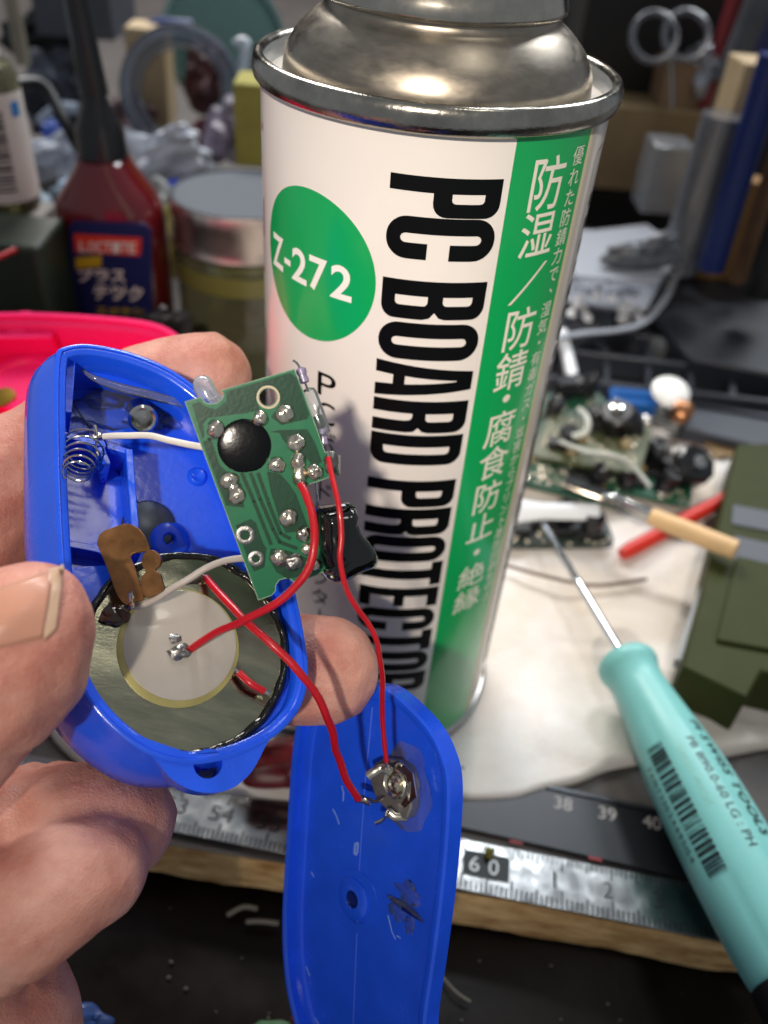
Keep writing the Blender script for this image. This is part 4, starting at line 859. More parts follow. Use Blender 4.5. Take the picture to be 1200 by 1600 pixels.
# heap of scrap circuit boards
def scrap(cx, cy, z, wx, wy, rot, tilt, seed, label, col='#1a4430'):
    rr_ = random.Random(seed); c_ = G(cx, cy, z)
    e1 = V((math.cos(rot), math.sin(rot), tilt)).normalized(); e2 = V((-math.sin(rot), math.cos(rot), tilt * .6)); e2 = (e2 - e2.dot(e1) * e1).normalized(); n_ = e1.cross(e2)
    th = thing('scrap_circuit_board', label, 'circuit board', c_, 'scrap circuit boards heaped behind the can')
    k = 14; edge = []
    for (x, y) in rrect(-wx, -wy, wx, wy, .25, 3): edge.append(c_ + e1 * x + e2 * y)
    obj('board_plate', MB().prism(edge, [], -n_ * .14), mat('scrap_green_' + col[1:], col, .4, var=.25, vs=1.2, coat=.3), th)
    for i in range(13):
        x, y = rr_.uniform(-wx * .8, wx * .8), rr_.uniform(-wy * .8, wy * .8); p_ = c_ + e1 * x + e2 * y
        kd_ = rr_.choice(['cap', 'chip', 'blob', 'blob', 'disc'])
        if kd_ == 'cap': obj('capacitor', MB().lathe([(.28, 0), (.30, .05), (.30, .7), (.26, .75), (.24, .72)], p_, (n_ + e1 * rr_.uniform(-.5, .5)).normalized(), 24, cap1=True), mat('capacitor_black', '#141519', .25, coat=.4), th)
        elif kd_ == 'chip': obj('chip', MB().box(p_ + n_ * .12, e1 * .4, e2 * .22, n_ * .12), mat('chip_black', '#121214', .45), th, bevel=.03)
        elif kd_ == 'disc': obj('ceramic_part', MB().lathe([(.2, 0), (.22, .03), (.22, .12), (.15, .2)], p_, n_, 20, cap1=True), mat('tan_part', '#8d7a55', .4), th)
        else: obj('solder_joint', MB().ball(p_, e1 * .16, e2 * .14, n_ * .13, 14, 7, wob=.4, seed=i), SOLDER, th)
    for i in range(60):
        x, y = rr_.uniform(-wx * .9, wx * .9), rr_.uniform(-wy * .9, wy * .9)
        if i == 0: mbs = MB()
        mbs.ball(c_ + e1 * x + e2 * y, e1 * .07, e2 * .07, n_ * .06, 8, 5)
    o = obj('solder_points', mbs, SOLDER, th); o['kind'] = 'stuff'
    return th
scrap(880, 655, .9, 1.9, 1.4, .5, .12, 1, 'grubby green scrap board farthest back in the heap, half behind the can')
scrap(925, 690, 1.3, 1.7, 1.2, -.35, .15, 2, 'tan-edged scrap board lying on top of the heap near the black button parts', '#4d5238')
scrap(880, 745, .7, 1.7, .9, -.12, -.10, 3, 'green scrap board right behind the spatula blade')
scrap(985, 745, .7, 1.9, .8, -.28, .05, 4, 'bright green scrap board to the right, above the spatula ferrule', '#17523a')
scrap(870, 830, .6, 1.6, .6, .1, .05, 5, 'dark scrap board under the white tool, nearest the screwdriver tip', '#24302a')
def motor(px, py, z, r_, l_, ax, label, nm='black_motor'):
    c_ = G(px, py, z); th = thing(nm, label, 'motor', c_)
    obj('motor_can', MB().lathe([(r_ * .7, 0), (r_, .05), (r_, l_ * .9), (r_ * .85, l_)], c_, ax, 28, cap0=True, cap1=True, wob=lambda t, i: .06 * (math.sin(t * 2 * math.pi * 9) > 0)), mat('motor_black', '#0d0d10', .3, coat=.5), th)
    obj('shaft_boss', MB().lathe([(r_ * .35, 0), (r_ * .35, .15), (.05, .18), (.05, .5)], c_ + V(ax).normalized() * l_, ax, 16, cap1=True), CHROME, th)
motor(965, 672, 1.4, .55, .9, (-.3, -.2, 1), 'black knobbly cylinder standing on the scrap boards, farther one')
motor(1062, 740, .8, .62, 1.0, (.2, -.5, .8), 'black knobbly cylinder lying at the right end of the scrap boards', 'black_motor')
motor(1010, 715, .9, .45, .7, (.5, -.3, .7), 'small black cylinder between the two larger black ones', 'black_motor')
def cable(pts, r_, m_, label, nm='loose_wire', cat='wire'):
    pa = crv([tuple(G(x, y, z)) for x, y, z in pts], 8); th = thing(nm, label, cat, pa[0]); obj('insulation', MB().tube(pa, r_, 10), m_, th); return th
cable([(875, 690, 1.7), (915, 705, 1.9), (960, 712, 2.0), (990, 730, 1.6), (1015, 760, 1.4)], .065, mat('pale_lead', '#b9bcb4', .4), 'pale wire arched over the scrap boards in front of the black cylinders')
cable([(905, 640, 2.2), (918, 655, 2.3), (915, 675, 2.1), (895, 682, 1.9)], .10, mat('pale_lead', '#b9bcb4', .4), 'pale hooked wire curling over the farthest scrap board')
cable([(1000, 700, .5), (1060, 690, .8), (1120, 700, .4), (1180, 690, .3)], .04, mat('brown_lead', '#6b5648', .5), 'thin brown wire trailing right over the towel behind the olive box')
cable([(780, 880, .5), (850, 900, .6), (930, 915, .5), (1010, 905, .4)], .05, mat('brown_lead', '#6b5648', .5), 'thin brown wire on the towel below the screwdriver tip')
# shiny bell-like button; its bright reflection is put in as white colour
c_ = G(1048, 612, 1.7); th = thing('metal_button', 'shiny disc behind the towel, its bright reflection coloured in white', 'metal disc', c_)
obj('disc_face', MB().ball(c_, V((.68, 0, 0)), V((0, .62, .25)), V((0, -.08, .2)), 32, 10), mat('white_glint', '#fdfdfa', .25, coat=.8), th)
obj('disc_stem', MB().lathe([(.4, 0), (.35, .4), (.2, .5)], c_ + V((.35, -.6, -.5)), (0, -.5, 1), 24, cap1=True), mat('copper_piece', '#a3714f', .3, .9), th)
for k, (x, y, r_) in enumerate([(1035, 648, .4), (1060, 655, .35), (1028, 545, .45), (1010, 660, .3)]):
    cb = G(x, y, .8); th = thing('glass_bead', ['clear bead nearest below the shiny disc, left', 'clear bead below the shiny disc, right', 'clear bead standing behind the shiny disc', 'smallest clear bead, beside the blue block'][k], 'bead', cb)
    obj('bead', MB().ball(cb, V((r_, 0, 0)), V((0, r_, 0)), V((0, 0, r_)), 20, 12), CHROME if k % 2 else GLASS, th)
for k, (x, y, wx, wy, h_) in enumerate([(982, 645, .8, .5, .7), (1108, 592, .7, .4, .4)]):
    cb = G(x, y, .6); th = thing('blue_block', ['bright blue plastic block behind the scrap boards', 'smaller blue plastic piece lying in the black tray'][k], 'plastic block', cb)
    obj('block', MB().prism([cb + V((px_, py_, 0)) for px_, py_ in rrect(-wx, -wy, wx, wy, .2, 3)], [], V((0, 0, h_))), mat('sky_blue_plastic', '#17569c', .35), th, bevel=.08)
    obj('rib', MB().box(cb + V((0, 0, h_ + .05)), V((wx * .8, 0, 0)), V((0, .08, 0)), V((0, 0, .06))), mat('sky_blue_plastic', '#1f6fc0'), th)

# black ribbed tray and slate panel
tray = thing('black_tray', 'long black plastic tray with raised dividers, beyond the towel', 'tray', G(1050, 600, 0))
c0, c1, c2_, c3 = G(850, 505, .2), G(1500, 590, .2), G(1500, 700, .2), G(850, 625, .2)
obj('tray_floor', MB().prism([c0, c1, c2_, c3], [], V((0, 0, .15))), mat('tray_black', '#17181c', .35, var=.2), tray)
for t_ in (0, .33, .66, 1):
    a_, b_ = c0.lerp(c3, t_), c1.lerp(c2_, t_); obj('divider', MB().prism([a_ + V((0, -.12, .151)), b_ + V((0, -.12, .151)), b_ + V((0, .12, .151)), a_ + V((0, .12, .151))], [], V((0, 0, .9))), mat('tray_rib', '#2d3038', .3), tray, bevel=.04)
for k in range(10):
    t_ = .04 + k * .1; a_, b_ = c0.lerp(c1, t_), c3.lerp(c2_, t_); obj('divider', MB().prism([a_ + V((-.1, 0, .152)), a_ + V((.1, 0, .152)), b_ + V((.1, 0, .152)), b_ + V((-.1, 0, .152))], [], V((0, 0, .7))), mat('tray_rib', '#2d3038'), tray)
pb = thing('slate_case', 'flat slate grey plastic lid lying right of the shiny disc', 'plastic lid', G(1120, 650, 0))
obj('lid_plate', MB().prism([G(x, y, .8) for x, y in ((1065, 622), (1300, 660), (1320, 730), (1068, 668))], [], V((0, 0, -.6))), SLATE, pb, bevel=.08)
obj('lid_rib', MB().prism([G(x, y, .803) for x, y in ((1075, 630), (1290, 666), (1290, 671), (1075, 634))], [], V((0, 0, .12))), SLATE, pb)
# big dark slab (closed device)
ds = thing('dark_slab', 'large flat charcoal device lying beyond the black tray at the right', 'device', G(1150, 500, 0))
obj('slab_body', MB().prism([G(x, y, 1.6) for x, y in ((1062, 385), (1420, 430), (1500, 640), (1080, 560), (1010, 480))], [], V((0, 0, -1.4))), mat('charcoal', '#24272e', .4, var=.1, vs=.3), ds, bevel=.15)
obj('slab_seam', MB().prism([G(x, y, 1.61) for x, y in ((1066, 392), (1420, 438), (1420, 442), (1066, 396))], [], V((0, 0, .05))), SLATE, ds)
# clear plastic box with small parts
cbx = thing('clear_box', 'open clear plastic box full of tiny parts behind the can', 'plastic box', G(960, 470, 0))
zt = 2.0
ou = [G(x, y, zt) for x, y in crv([(800, 372), (900, 362), (1000, 372), (1078, 392), (1060, 430), (1040, 470), (1000, 508), (920, 520), (800, 520)], 4, True)]
obj('box_wall', MB().loft([ou, inset(ou, V((0, 0, 1)), .2), [p + V((0, 0, -1.6)) for p in inset(ou, V((0, 0, 1)), .35)]], True, False, True), clear('frosted_plastic', '#e2e8f4', .25, .5, .8), cbx, smooth=60)
obj('box_lip', MB().tube(ou + [ou[0]], .09, 8, False), clear('frosted_lip', '#dfe6f2', .25, .5, .8), cbx)
obj('box_lid', MB().prism([G(x, y, 3.2) for x, y in ((880, 366), (1010, 350), (1070, 392), (1030, 440), (900, 430))], [], V((0, 0, -.12))), clear('frosted_plastic'), cbx)
pw = MB()
for k in range(70):
    x, y = rnd.uniform(810, 1000), rnd.uniform(420, 500); pw.ball(G(x, y, .8 + rnd.random()), V((.2, 0, 0)), V((0, .25, 0)), V((0, 0, .15)), 8, 5, wob=.6, seed=k)
o = obj('tiny_parts', pw, mat('parts_white', '#e3e3e8', .5, var=.5, vs=1.2), cbx); o['kind'] = 'stuff'
# oil stain item
c_ = G(1130, 700, .35); o = obj('leaf_scrap', MB().prism([G(x, y, .42) for x, y in crv([(1100, 690), (1130, 684), (1160, 695), (1150, 712), (1120, 716), (1108, 706)], 3, True)], [], V((0, 0, .05))), mat('brown_scrap', '#7d6238', .6, var=.4, vs=2)); tag(o, 'curled brown scrap lying on the towel beside the olive box', 'scrap')

# ============================================================ BACKGROUND RIGHT
def block(px, py, z, sx, sy, sz, rot, m_, name, label, cat, bev=.05, extra=None):
    c_ = G(px, py, z); e1 = V((math.cos(rot), math.sin(rot), 0)); e2 = V((-math.sin(rot), math.cos(rot), 0))
    th = thing(name, label, cat, c_)
    obj('block', MB().prism([c_ + e1 * x + e2 * y for x, y in ((-sx, -sy), (sx, -sy), (sx, sy), (-sx, sy))], [], V((0, 0, sz))), m_, th, bevel=bev)
    if extra: extra(th, c_, e1, e2)
    return th
def upr(px, py, dep, w_px, h_px, m_, name, label, cat, lean=0.0, deep=1.0, rnd_=0, top=True, part='block', grp=None):
    """upright piece: its foot at a pixel and depth, width and height in photo pixels"""
    b_ = P(px, py, dep); sc_ = dep / FPX; w_ = w_px * sc_; h_ = h_px * sc_ / .80
    th = thing(name, label, cat, b_, grp); e1 = V((1, .06, 0)).normalized(); e2 = V((-.06, 1, 0)).normalized(); u_ = (V((lean, 0, 1))).normalized()
    if rnd_: obj(part, MB().tube([b_, b_ + u_ * h_ * .5, b_ + u_ * h_], w_ / 2, 20), m_, th)
    else: obj(part, MB().prism([b_ - e1 * w_ / 2, b_ + e1 * w_ / 2, b_ + e1 * w_ / 2 + e2 * deep, b_ - e1 * w_ / 2 + e2 * deep], [], u_ * h_), m_, th, bevel=.08)
    return th, b_, u_, h_, w_
upr(1093, 420, 36, 42, 230, CREAM, 'wooden_rack', 'pale wooden upright left of the blue rod in the tool rack', 'rack', -.02, 2)
upr(1055, 245, 41, 85, 105, mat('tan_block', '#94775a', .7, var=.06), 'wooden_block', 'square tan block standing in front of the dark shelf', 'wooden block', -.05, 2)
upr(1010, 300, 41, 180, 95, mat('tan_plank', '#86704e', .7, var=.1, vs=.3), 'wooden_plank', 'tan plank lying right of the can rim, under the square block', 'plank', .0, 3)
upr(1030, 335, 38, 62, 80, clear('hazy_tub', '#cfd3da', .2, .45, .8, bodycol='#a9adb4'), 'clear_tub', 'hazy clear plastic tub below the tan plank', 'tub', .0, 2)
upr(1058, 420, 35, 62, 180, clear('dusty_plastic', '#b9bcc4', .2, .3, .7, bodycol='#8f939c'), 'dusty_bottle', 'dusty grey clear bottle in front of the wooden rack', 'bottle', .0, 2, 1, part='bottle_body')
upr(1110, 420, 33.5, 42, 240, mat('blue_rod', '#0c2460', .35), 'tool_handle', 'dark blue tool handle leaning in the rack at the upper right', 'tool', -.03, 1.5, 1, part='handle')
upr(1150, 440, 34.5, 22, 330, mat('brown_rod', '#74543a', .6, var=.2), 'tool_handle', 'thin brown wooden rod right of the dark blue tool handle', 'tool', -.04, 1, 1, part='handle')
upr(1185, 460, 33, 48, 380, mat('black_rod', '#0d0d0f', .4), 'tool_handle', 'thick black tool handle at the far right of the rack', 'tool', -.04, 1.5, 1, part='handle')
upr(1092, 180, 40, 24, 190, mat('red_rod', '#8b2b32', .4), 'tool_handle', 'red tool handle standing behind the square tan block', 'tool', .03, 1, 1, part='handle')
upr(1145, 130, 38, 60, 150, mat('grey_tools', '#53565c', .4, var=.3, vs=.5), 'grey_tool', 'grey plastic tool behind the red handle', 'tool', .1, 1, 1, part='handle')
upr(1186, 80, 37, 60, 120, mat('indigo', '#232a5a', .4), 'blue_tool', 'indigo tool grip in the top right corner', 'tool', .1, 1, 1, part='grip')
upr(1150, 440, 37, 130, 120, mat('orange_wood', '#94692f', .6, var=.2, vs=.3), 'orange_block', 'orange-brown wooden block at the foot of the tool rack', 'wooden block', .0, 1)
# dark shelf with pale top
upr(1010, 380, 46, 330, 290, mat('shelf_dark', '#1d1a17', .6, var=.3, vs=.1), 'dark_cabinet', 'dark brown cabinet behind the can on the right', 'cabinet', .0, 8)
upr(960, 60, 45, 250, 110, mat('shelf_white', '#c9cdd8', .4), 'white_box', 'white box on top of the dark cabinet', 'box', .0, 8)
# scissors
c_ = P(1020, 55, 38); sx = thing('scissors', 'pair of clear-grip scissors hanging by the dark cabinet', 'scissors', c_)
for k, (x, y) in enumerate([(1022, 58), (1072, 56)]):
    q_ = P(x, y, 38); e_, f_ = RM @ V((1, 0, 0)), RM @ V((0, 1, 0)); rg = [q_ + (e_ * math.cos(a * math.pi / 18) * 1.0 + f_ * math.sin(a * math.pi / 18) * 1.1) for a in range(37)]
    obj('finger_ring', MB().tube(rg, .16, 8, False), clear('smoke_plastic', '#a8a8b0', .2, .25, .6), sx)
obj('scissor_blade', MB().tube([P(1048, 80, 38), P(1052, 170, 38)], .18, 8, flat=.4), CHROME, sx)

# ============================================================ BACKGROUND LEFT
# dark red glue bottle
BB = G(207, 585, 0); bh = 1
gb = thing('glue_bottle', 'dark red glue bottle with long black nozzle and blue label', 'bottle', BB)
BDp = depth_of(BB); ex = V((1, -.05, 0)).normalized(); ey = V((.05, 1, 0)).normalized()
def ovr(z, rx, ry, n_=40): return [BB + ex * rx * math.copysign(abs(math.cos(2 * math.pi * k / n_)) ** .8, math.cos(2 * math.pi * k / n_)) + ey * ry * math.copysign(abs(math.sin(2 * math.pi * k / n_)) ** .8, math.sin(2 * math.pi * k / n_)) + V((0, 0, z)) for k in range(n_)]
def zat(py, px=176):                                # height on the bottle's axis seen at a pixel row
    v_ = ray(px, py); t_ = (BB.y - 1 - CAM.y) / v_.y; return CAM.z + v_.z * t_
zs, zn = zat(335), zat(262)
def xw(px_w, z): p_ = BB + V((0, -1, z)); return px_w * depth_of(p_) / FPX / 2
obj('bottle_body', MB().loft([ovr(0, xw(140, 0), 1.2), ovr(.3, xw(150, 0), 1.3), ovr(zs * .55, xw(160, zs * .5), 1.35), ovr(zs - .5, xw(172, zs), 1.35), ovr(zs + .1, xw(160, zs), 1.3), ovr(zs + (zn - zs) * .5, xw(118, zn), 1.15), ovr(zn - .2, xw(80, zn), 1.0), ovr(zn, xw(72, zn), .95)]), mat('bottle_red', '#680d16', .18, coat=.6), gb, smooth=70)
zc = zat(222); zq = zat(165); zz = zat(-60)
obj('cap', MB().lathe([(xw(78, zn), zn), (xw(76, zc), zc), (xw(60, zc), zc + .35), (xw(34, zq), zq), (xw(30, zq), zq + .3)], BB, seg=40, cap0=True, cap1=True, wob=lambda t, i: .03 * (math.sin(t * 2 * math.pi * 20) > 0)), mat('cap_black', '#0e0e10', .3, coat=.3), gb)
obj('nozzle', MB().tube([BB + V((0, 0, zq)), BB + V((-.1, 0, zq + 1.5)), BB + V((-.25, 0, zz))], [.42, .36, .28], 20), mat('cap_black', '#0e0e10'), gb)
def onb(px, py, lift=0.0):
    v_ = ray(px, py); t_ = (BB.y - 1.40 - lift - CAM.y) / v_.y; return CAM + v_ * t_
def lab(pts, m_, nm, lift): return obj(nm, MB().prism([onb(x, y, lift) for x, y in pts], [], V((0, .05, 0))), m_, gb)
lab([(108, 352), (116, 345), (226, 350), (236, 360), (238, 500), (112, 500)], mat('label_navy', '#1f2456', .4), 'label', .0)
lab([(115, 366), (221, 372), (219, 400), (117, 394)], mat('label_red', '#df3d26', .4), 'label_band', .03)
lab([(118, 403), (158, 400), (158, 416), (118, 420)], mat('label_yellow', '#c9a622', .4), 'label_flash', .03)
def labtxt(s_, px0, py0, px1, py1, m_, bold, lift):
    n_ = len(s_)
    for i, ch in enumerate(s_):
        f = Flat().glyph(ch, lambda x, y: ((i + x * .92) / n_, 1 - y), bold, 'bbox')
        obj('lettering', f.wrap(lambda x, y: onb(px0 + (px1 - px0) * x, py0 + (py1 - py0) * x * .12 + (py1 - py0) * y, lift)), m_, gb)
lw = mat('label_white', '#e6d9cf', .4)
labtxt('LOCTITE', 124, 377, 214, 394, lw, .02, .07)
labtxt('プラス', 122, 420, 198, 440, lw, .03, .07); labtxt('チック', 146, 445, 226, 468, lw, .03, .07)
labtxt('エポキシ', 150, 480, 226, 490, mat('label_yellow', '#c9a622'), .02, .07)

# glass jar with metal lid
JB = G(388, 575, 0); JR = 3.35
jz = 16.301 - 0
def jat(py): v_ = ray(388, py); t_ = (JB.y - CAM.y) / v_.y; return CAM.z + v_.z * t_
zt_ = jat(303); sc_j = depth_of(JB + V((0, 0, zt_))) / FPX; JR = 112 * sc_j
jar = thing('glass_jar', 'squat glass jar with a brushed grey screw lid left of the can', 'jar', JB)
obj('glass_wall', MB().lathe([(JR * .9, 0), (JR * .98, .2), (JR * .98, zt_ * .62), (JR * .93, zt_ * .72), (JR * .86, zt_ * .8)], JB, seg=64, cap0=True), clear('jar_glass', '#cfcf9e', .05, .08, .5), jar)
obj('contents', MB().lathe([(JR * .84, .3), (JR * .9, .5), (JR * .9, zt_ * .42), (JR * .3, zt_ * .45)], JB, seg=48, cap0=True, cap1=True), mat('jar_contents', '#4a1a18', .5, var=.8, vs=.35, col2='#24301c'), jar)
obj('lid_skirt', MB().lathe([(JR * 1.0, zt_ - 1.5), (JR * 1.02, zt_ - 1.42), (JR * .98, zt_ - 1.2), (JR * 1.0, zt_ - 1.0), (JR * .97, zt_ - .7), (JR * 1.0, zt_ - .5), (JR * 1.0, zt_ - .12), (JR * .98, zt_)], JB, seg=120, wob=lambda t, i: .006 * (math.sin(t * 2 * math.pi * 60) > 0) * (i >= 5)), mat('lid_metal', '#d8c8bc', .36, 1.0, rvar=.1, var=.08), jar)
obj('lid_top', MB().lathe([(JR * .985, zt_ - .02), (JR * .96, zt_ + .03), (JR * .93, zt_ - .03), (.02, zt_ - .03)], JB, seg=96, cap1=True), mat('lid_grey', '#434b55', .65, var=.05), jar)
obj('liquid_band', MB().lathe([(JR * .99, zt_ * .60), (JR * 1.0, zt_ * .64), (JR * .99, zt_ * .70)], JB, seg=64), mat('yellow_edge', '#706b38', .3), jar)

# small white bottle with barcode
WBp = P(12, 318, 27); wb = thing('white_bottle', 'small white capped bottle with a barcode label at the left edge', 'bottle', WBp)
s27 = 27 / FPX
obj('bottle_glass', MB().lathe([(46 * s27, -.1), (50 * s27, .1), (50 * s27, 3.7), (44 * s27, 4.1), (26 * s27, 4.2)], WBp, seg=56, cap0=True, cap1=True), clear('amber_clear', '#b9b48c', .1, .2, .6), wb)
obj('paper_label', MB().lathe([(51 * s27, .35), (51 * s27, 3.45)], WBp, seg=72), mat('label_paper', '#ded7cd', .5), wb)
obj('cap', MB().lathe([(24 * s27, 4.2), (30 * s27, 4.3), (28 * s27, 8.2), (25 * s27, 8.4)], WBp, seg=40, cap1=True, wob=lambda t, i: .02 * (math.sin(t * 2 * math.pi * 16) > 0)), mat('cap_white', '#d4d6d6', .35), wb)
bcd = MB(); zz_ = .7
WA = math.atan2((CAM - WBp).x, -(CAM - WBp).y)
def onw(a_, z_): a_ += WA; return WBp + V((math.sin(a_), -math.cos(a_), 0)) * (51.6 * s27) + V((0, 0, z_))
while zz_ < 3.0:
    hh = rnd.choice([.05, .08, .12]); rows = [[onw(-.35 + .1 * i, zz_), onw(-.35 + .1 * i, zz_ + hh)] for i in range(8)]; bcd.loft(rows, closed=False, cap0=False, cap1=False); zz_ += hh + rnd.choice([.05, .08])
obj('barcode', bcd, INK, wb)
rows = [[onw(.65 + .1 * i, 2.8), onw(.65 + .1 * i, 3.2)] for i in range(4)]
obj('blue_print', MB().loft(rows, closed=False, cap0=False, cap1=False), mat('print_blue', '#2f7fc0', .5), wb)
gbx = P(5, 335, 27); 
th = thing('grey_box', 'grey cardboard box under the small white bottle', 'box', gbx - V((0, 0, 9)))
obj('carton', MB().box(gbx + V((-1.2, .6, -4.4)), V((2.2, 0, 0)), V((0, 1.3, 0)), V((0, 0, 4.2))), mat('grey_card', '#77706a', .7, var=.1), th, bevel=.06)
obj('flap_line', MB().box(gbx + V((-1.2, -.72, -1.2)), V((2.2, 0, 0)), V((0, .02, 0)), V((0, 0, .03))), mat('card_dark', '#4b4642', .7), th)

# pink case with its green stand
PF = Frame(140, 560, 18.5, (-.05, .62, .78)); pn_ = PF.n
po = [(-120, 492), (0, 486), (90, 487), (190, 494), (245, 503), (275, 518), (284, 534), (270, 560), (230, 600), (150, 630), (60, 652), (-60, 660), (-150, 640)]
pp = [PF.pt(x, y) for x, y in crv(po, 5, True)]
pk = thing('pink_case', 'bright pink open plastic case half behind the blue one', 'plastic case', PF.at(0, 0, -1.5))
offp = lambda l, d: [p + pn_ * d for p in l]
obj('pink_shell', MB().loft([offp(inset(pp, pn_, .35), -1.1), offp(inset(pp, pn_, .3), -.2), offp(inset(pp, pn_, .26), -.15), offp(inset(pp, pn_, .18), -.12), offp(inset(pp, pn_, .16), -.02), offp(inset(pp, pn_, .05), 0), offp(pp, -.06), offp(pp, -1.2), offp(inset(pp, pn_, .2), -1.4)], True, True, True), PINK, pk, smooth=40)
c_ = PF.pt(38, 516, -.55); obj('screw_post', MB().lathe([(.42, -.3), (.40, .25), (.30, .28), (.18, .2), (.15, -.1)], c_, pn_, 28, cap1=True), PINK, pk)
c_ = PF.pt(-5, 545, -.7); obj('inner_wall', MB().box(c_, PF.u * 1.5, PF.v * .1, pn_ * .4), PINK, pk)
c_ = PF.pt(35, 600, -.9); obj('speaker_grille', MB().lathe([(.9, 0), (.9, .1), (.7, .12), (.65, .05), (.1, .05)], c_, pn_, 32, cap1=True), PINK, pk)
c_ = PF.pt(5, 625, -.85); obj('contact', MB().lathe([(.3, 0), (.3, .1), (.1, .12)], c_, pn_, 20, cap1=True), mat('brass_bright', '#a08030', .3, .9), pk)
gz = P(30, 385, 24); gz.z -= 1.9
th = thing('green_toolbox', 'dark green box behind the pink case at the left edge', 'box', V((gz.x, gz.y, 0)))
obj('box_body', MB().box(V((gz.x - 4.7, gz.y + 1.2, gz.z / 2 + 1)), V((5.2, 0, 0)), V((0, 1.2, 0)), V((0, 0, gz.z / 2 + .9))), mat('box_green', '#222c1e', .5, var=.15), th, bevel=.15)
obj('box_rib', MB().box(V((gz.x - 4.7, gz.y - .05, gz.z * .8)), V((5.0, 0, 0)), V((0, .1, 0)), V((0, 0, .3))), mat('box_green', '#222c1e'), th, bevel=.05)
c_ = P(12, 400, 23.5); th = thing('red_rod', 'thin red rod lying on the dark green box', 'rod', c_)
obj('rod', MB().tube([P(-30, 415, 23.2), P(24, 390, 24)], .08, 10), REDW, th)
# support under the pink case
sp0 = P(120, 620, 19.5)
th = thing('black_crate', 'dark crate under the pink case', 'crate', V((sp0.x, sp0.y, 0)))
obj('crate_body', MB().box(V((sp0.x - 1.5, sp0.y + 2.2, (sp0.z - 1.2) / 2)), V((4.6, 0, 0)), V((0, 1.6, 0)), V((0, 0, (sp0.z - 1.2) / 2 - .02))), DARK, th, bevel=.1)

# clear tape reel and teal disc
e_, f_ = RM @ V((1, 0, 0)), RM @ V((0, .95, .3)); f_.normalize(); nrm_ = e_.cross(f_)
RC_ = P(284, 145, 38); s38 = 38 / FPX
th = thing('tape_reel', 'clear plastic ring standing upright behind the glue bottle', 'reel', RC_ - V((0, 0, 3)))
obj('reel_ring', MB().lathe([(66 * s38, -.5), (92 * s38, -.5), (96 * s38, -.2), (96 * s38, .2), (92 * s38, .5), (66 * s38, .5), (64 * s38, .2), (64 * s38, -.2), (66 * s38, -.5)], RC_, nrm_, 64), clear('hazy_plastic', '#c6ccd8', .2, .10, .45, bodycol='#aeb6c6'), th)
obj('reel_rib', MB().lathe([(80 * s38, .5), (80 * s38, .62), (77 * s38, .62), (77 * s38, .5)], RC_, nrm_, 64), clear('hazy_rib', '#dfe4ee', .2, .3, .6), th)
TC = P(352, 66, 44); s44 = 44 / FPX
n2_ = (nrm_ + e_ * .45).normalized()
th = thing('teal_lens', 'round pale teal lens leaning behind the clear ring', 'lens', TC - V((0, 0, 3)))
obj('lens_disc', MB().lathe([(.02, .25), (70 * s44, .2), (92 * s44, .0), (95 * s44, -.2), (70 * s44, -.1), (.02, .0)], TC, n2_, 64, cap0=True, cap1=True), clear('teal_glass', '#9dc4be', .12, .35, .7, bodycol='#6f9a96'), th)
obj('lens_rim', MB().lathe([(92 * s44, -.3), (99 * s44, -.3), (99 * s44, .2), (92 * s44, .2), (92 * s44, -.3)], TC, n2_, 64), clear('teal_rim', '#a6ccc8', .2, .4, .7), th)
th = thing('clear_strip', 'bent clear plastic strip in front of the teal lens', 'plastic strip', P(375, 170, 36))
obj('strip', MB().tube(crv([tuple(P(366, 70, 36)), tuple(P(382, 66, 36)), tuple(P(380, 110, 36)), tuple(P(372, 180, 36))], 6), .22, 8, flat=.3), clear('strip_plastic', '#d3dae6', .2, .4, .8), th)
# boxes, bags and bits
upr(118, 60, 42, 120, 55, mat('dim_grey_box', '#4a4d55', .5, var=.1), 'grey_box', 'low dark grey box in the top left behind the nozzle', 'box', 0, 5)
upr(236, 200, 41, 58, 110, CREAM, 'cream_block', 'cream wooden block seen through the clear ring', 'wooden block', .02, 2)
upr(215, 140, 40.5, 14, 45, mat('dull_red', '#7c2224', .5), 'red_piece', 'dull red piece beside the cream block', 'plastic piece', 0, 1)
upr(36, 100, 36, 22, 80, mat('tan_tube', '#8b8272', .6, var=.1), 'tan_tube', 'short tan tube right of the white bottle cap', 'tube', 0, 1, 1, part='tube')
upr(398, 262, 31, 60, 95, mat('yellow_sponge', '#a39a4a', .8, var=.12, vs=1, bump=.6, bs=5), 'yellow_sponge', 'dusty yellow block just left of the can rim', 'sponge', 0, 2)
def bag(px, py, dep, wx, wy, m_, name, label, cat, seed, wob=.7):
    s_ = dep / FPX; c_ = P(px, py, dep); th = thing(name, label, cat, c_)
    obj('folds', MB().ball(c_, (RM @ V((1, 0, 0))) * wx * s_, (RM @ V((0, 1, 0))) * wy * s_, (RM @ V((0, 0, 1))) * min(wx, wy) * s_, 40, 24, wob=wob, seed=seed), m_, th, smooth=25)
    k = MB().ball(c_ + (RM @ V((.3, .2, .5))) * wx * s_, (RM @ V((1, .4, 0))) * wx * s_ * .5, (RM @ V((-.3, 1, 0))) * wy * s_ * .5, (RM @ V((0, 0, 1))) * min(wx, wy) * s_ * .5, 24, 16, wob=wob * 1.3, seed=seed + 9)
    obj('folds', k, m_, th, smooth=25); return th
WB_ = mat('bag_white', '#c9cdd8', .4, var=.06, bump=.6, bs=1.2)
bag(262, 250, 34, 66, 34, WB_, 'plastic_bag', 'crumpled white plastic bag between the glue bottle and the jar', 'bag', 1)
bag(250, 325, 33, 36, 40, mat('bag_grey', '#a9aaa8', .4, bump=.6, bs=1), 'plastic_bag', 'greyer crumpled bag low behind the jar lid', 'bag', 4)
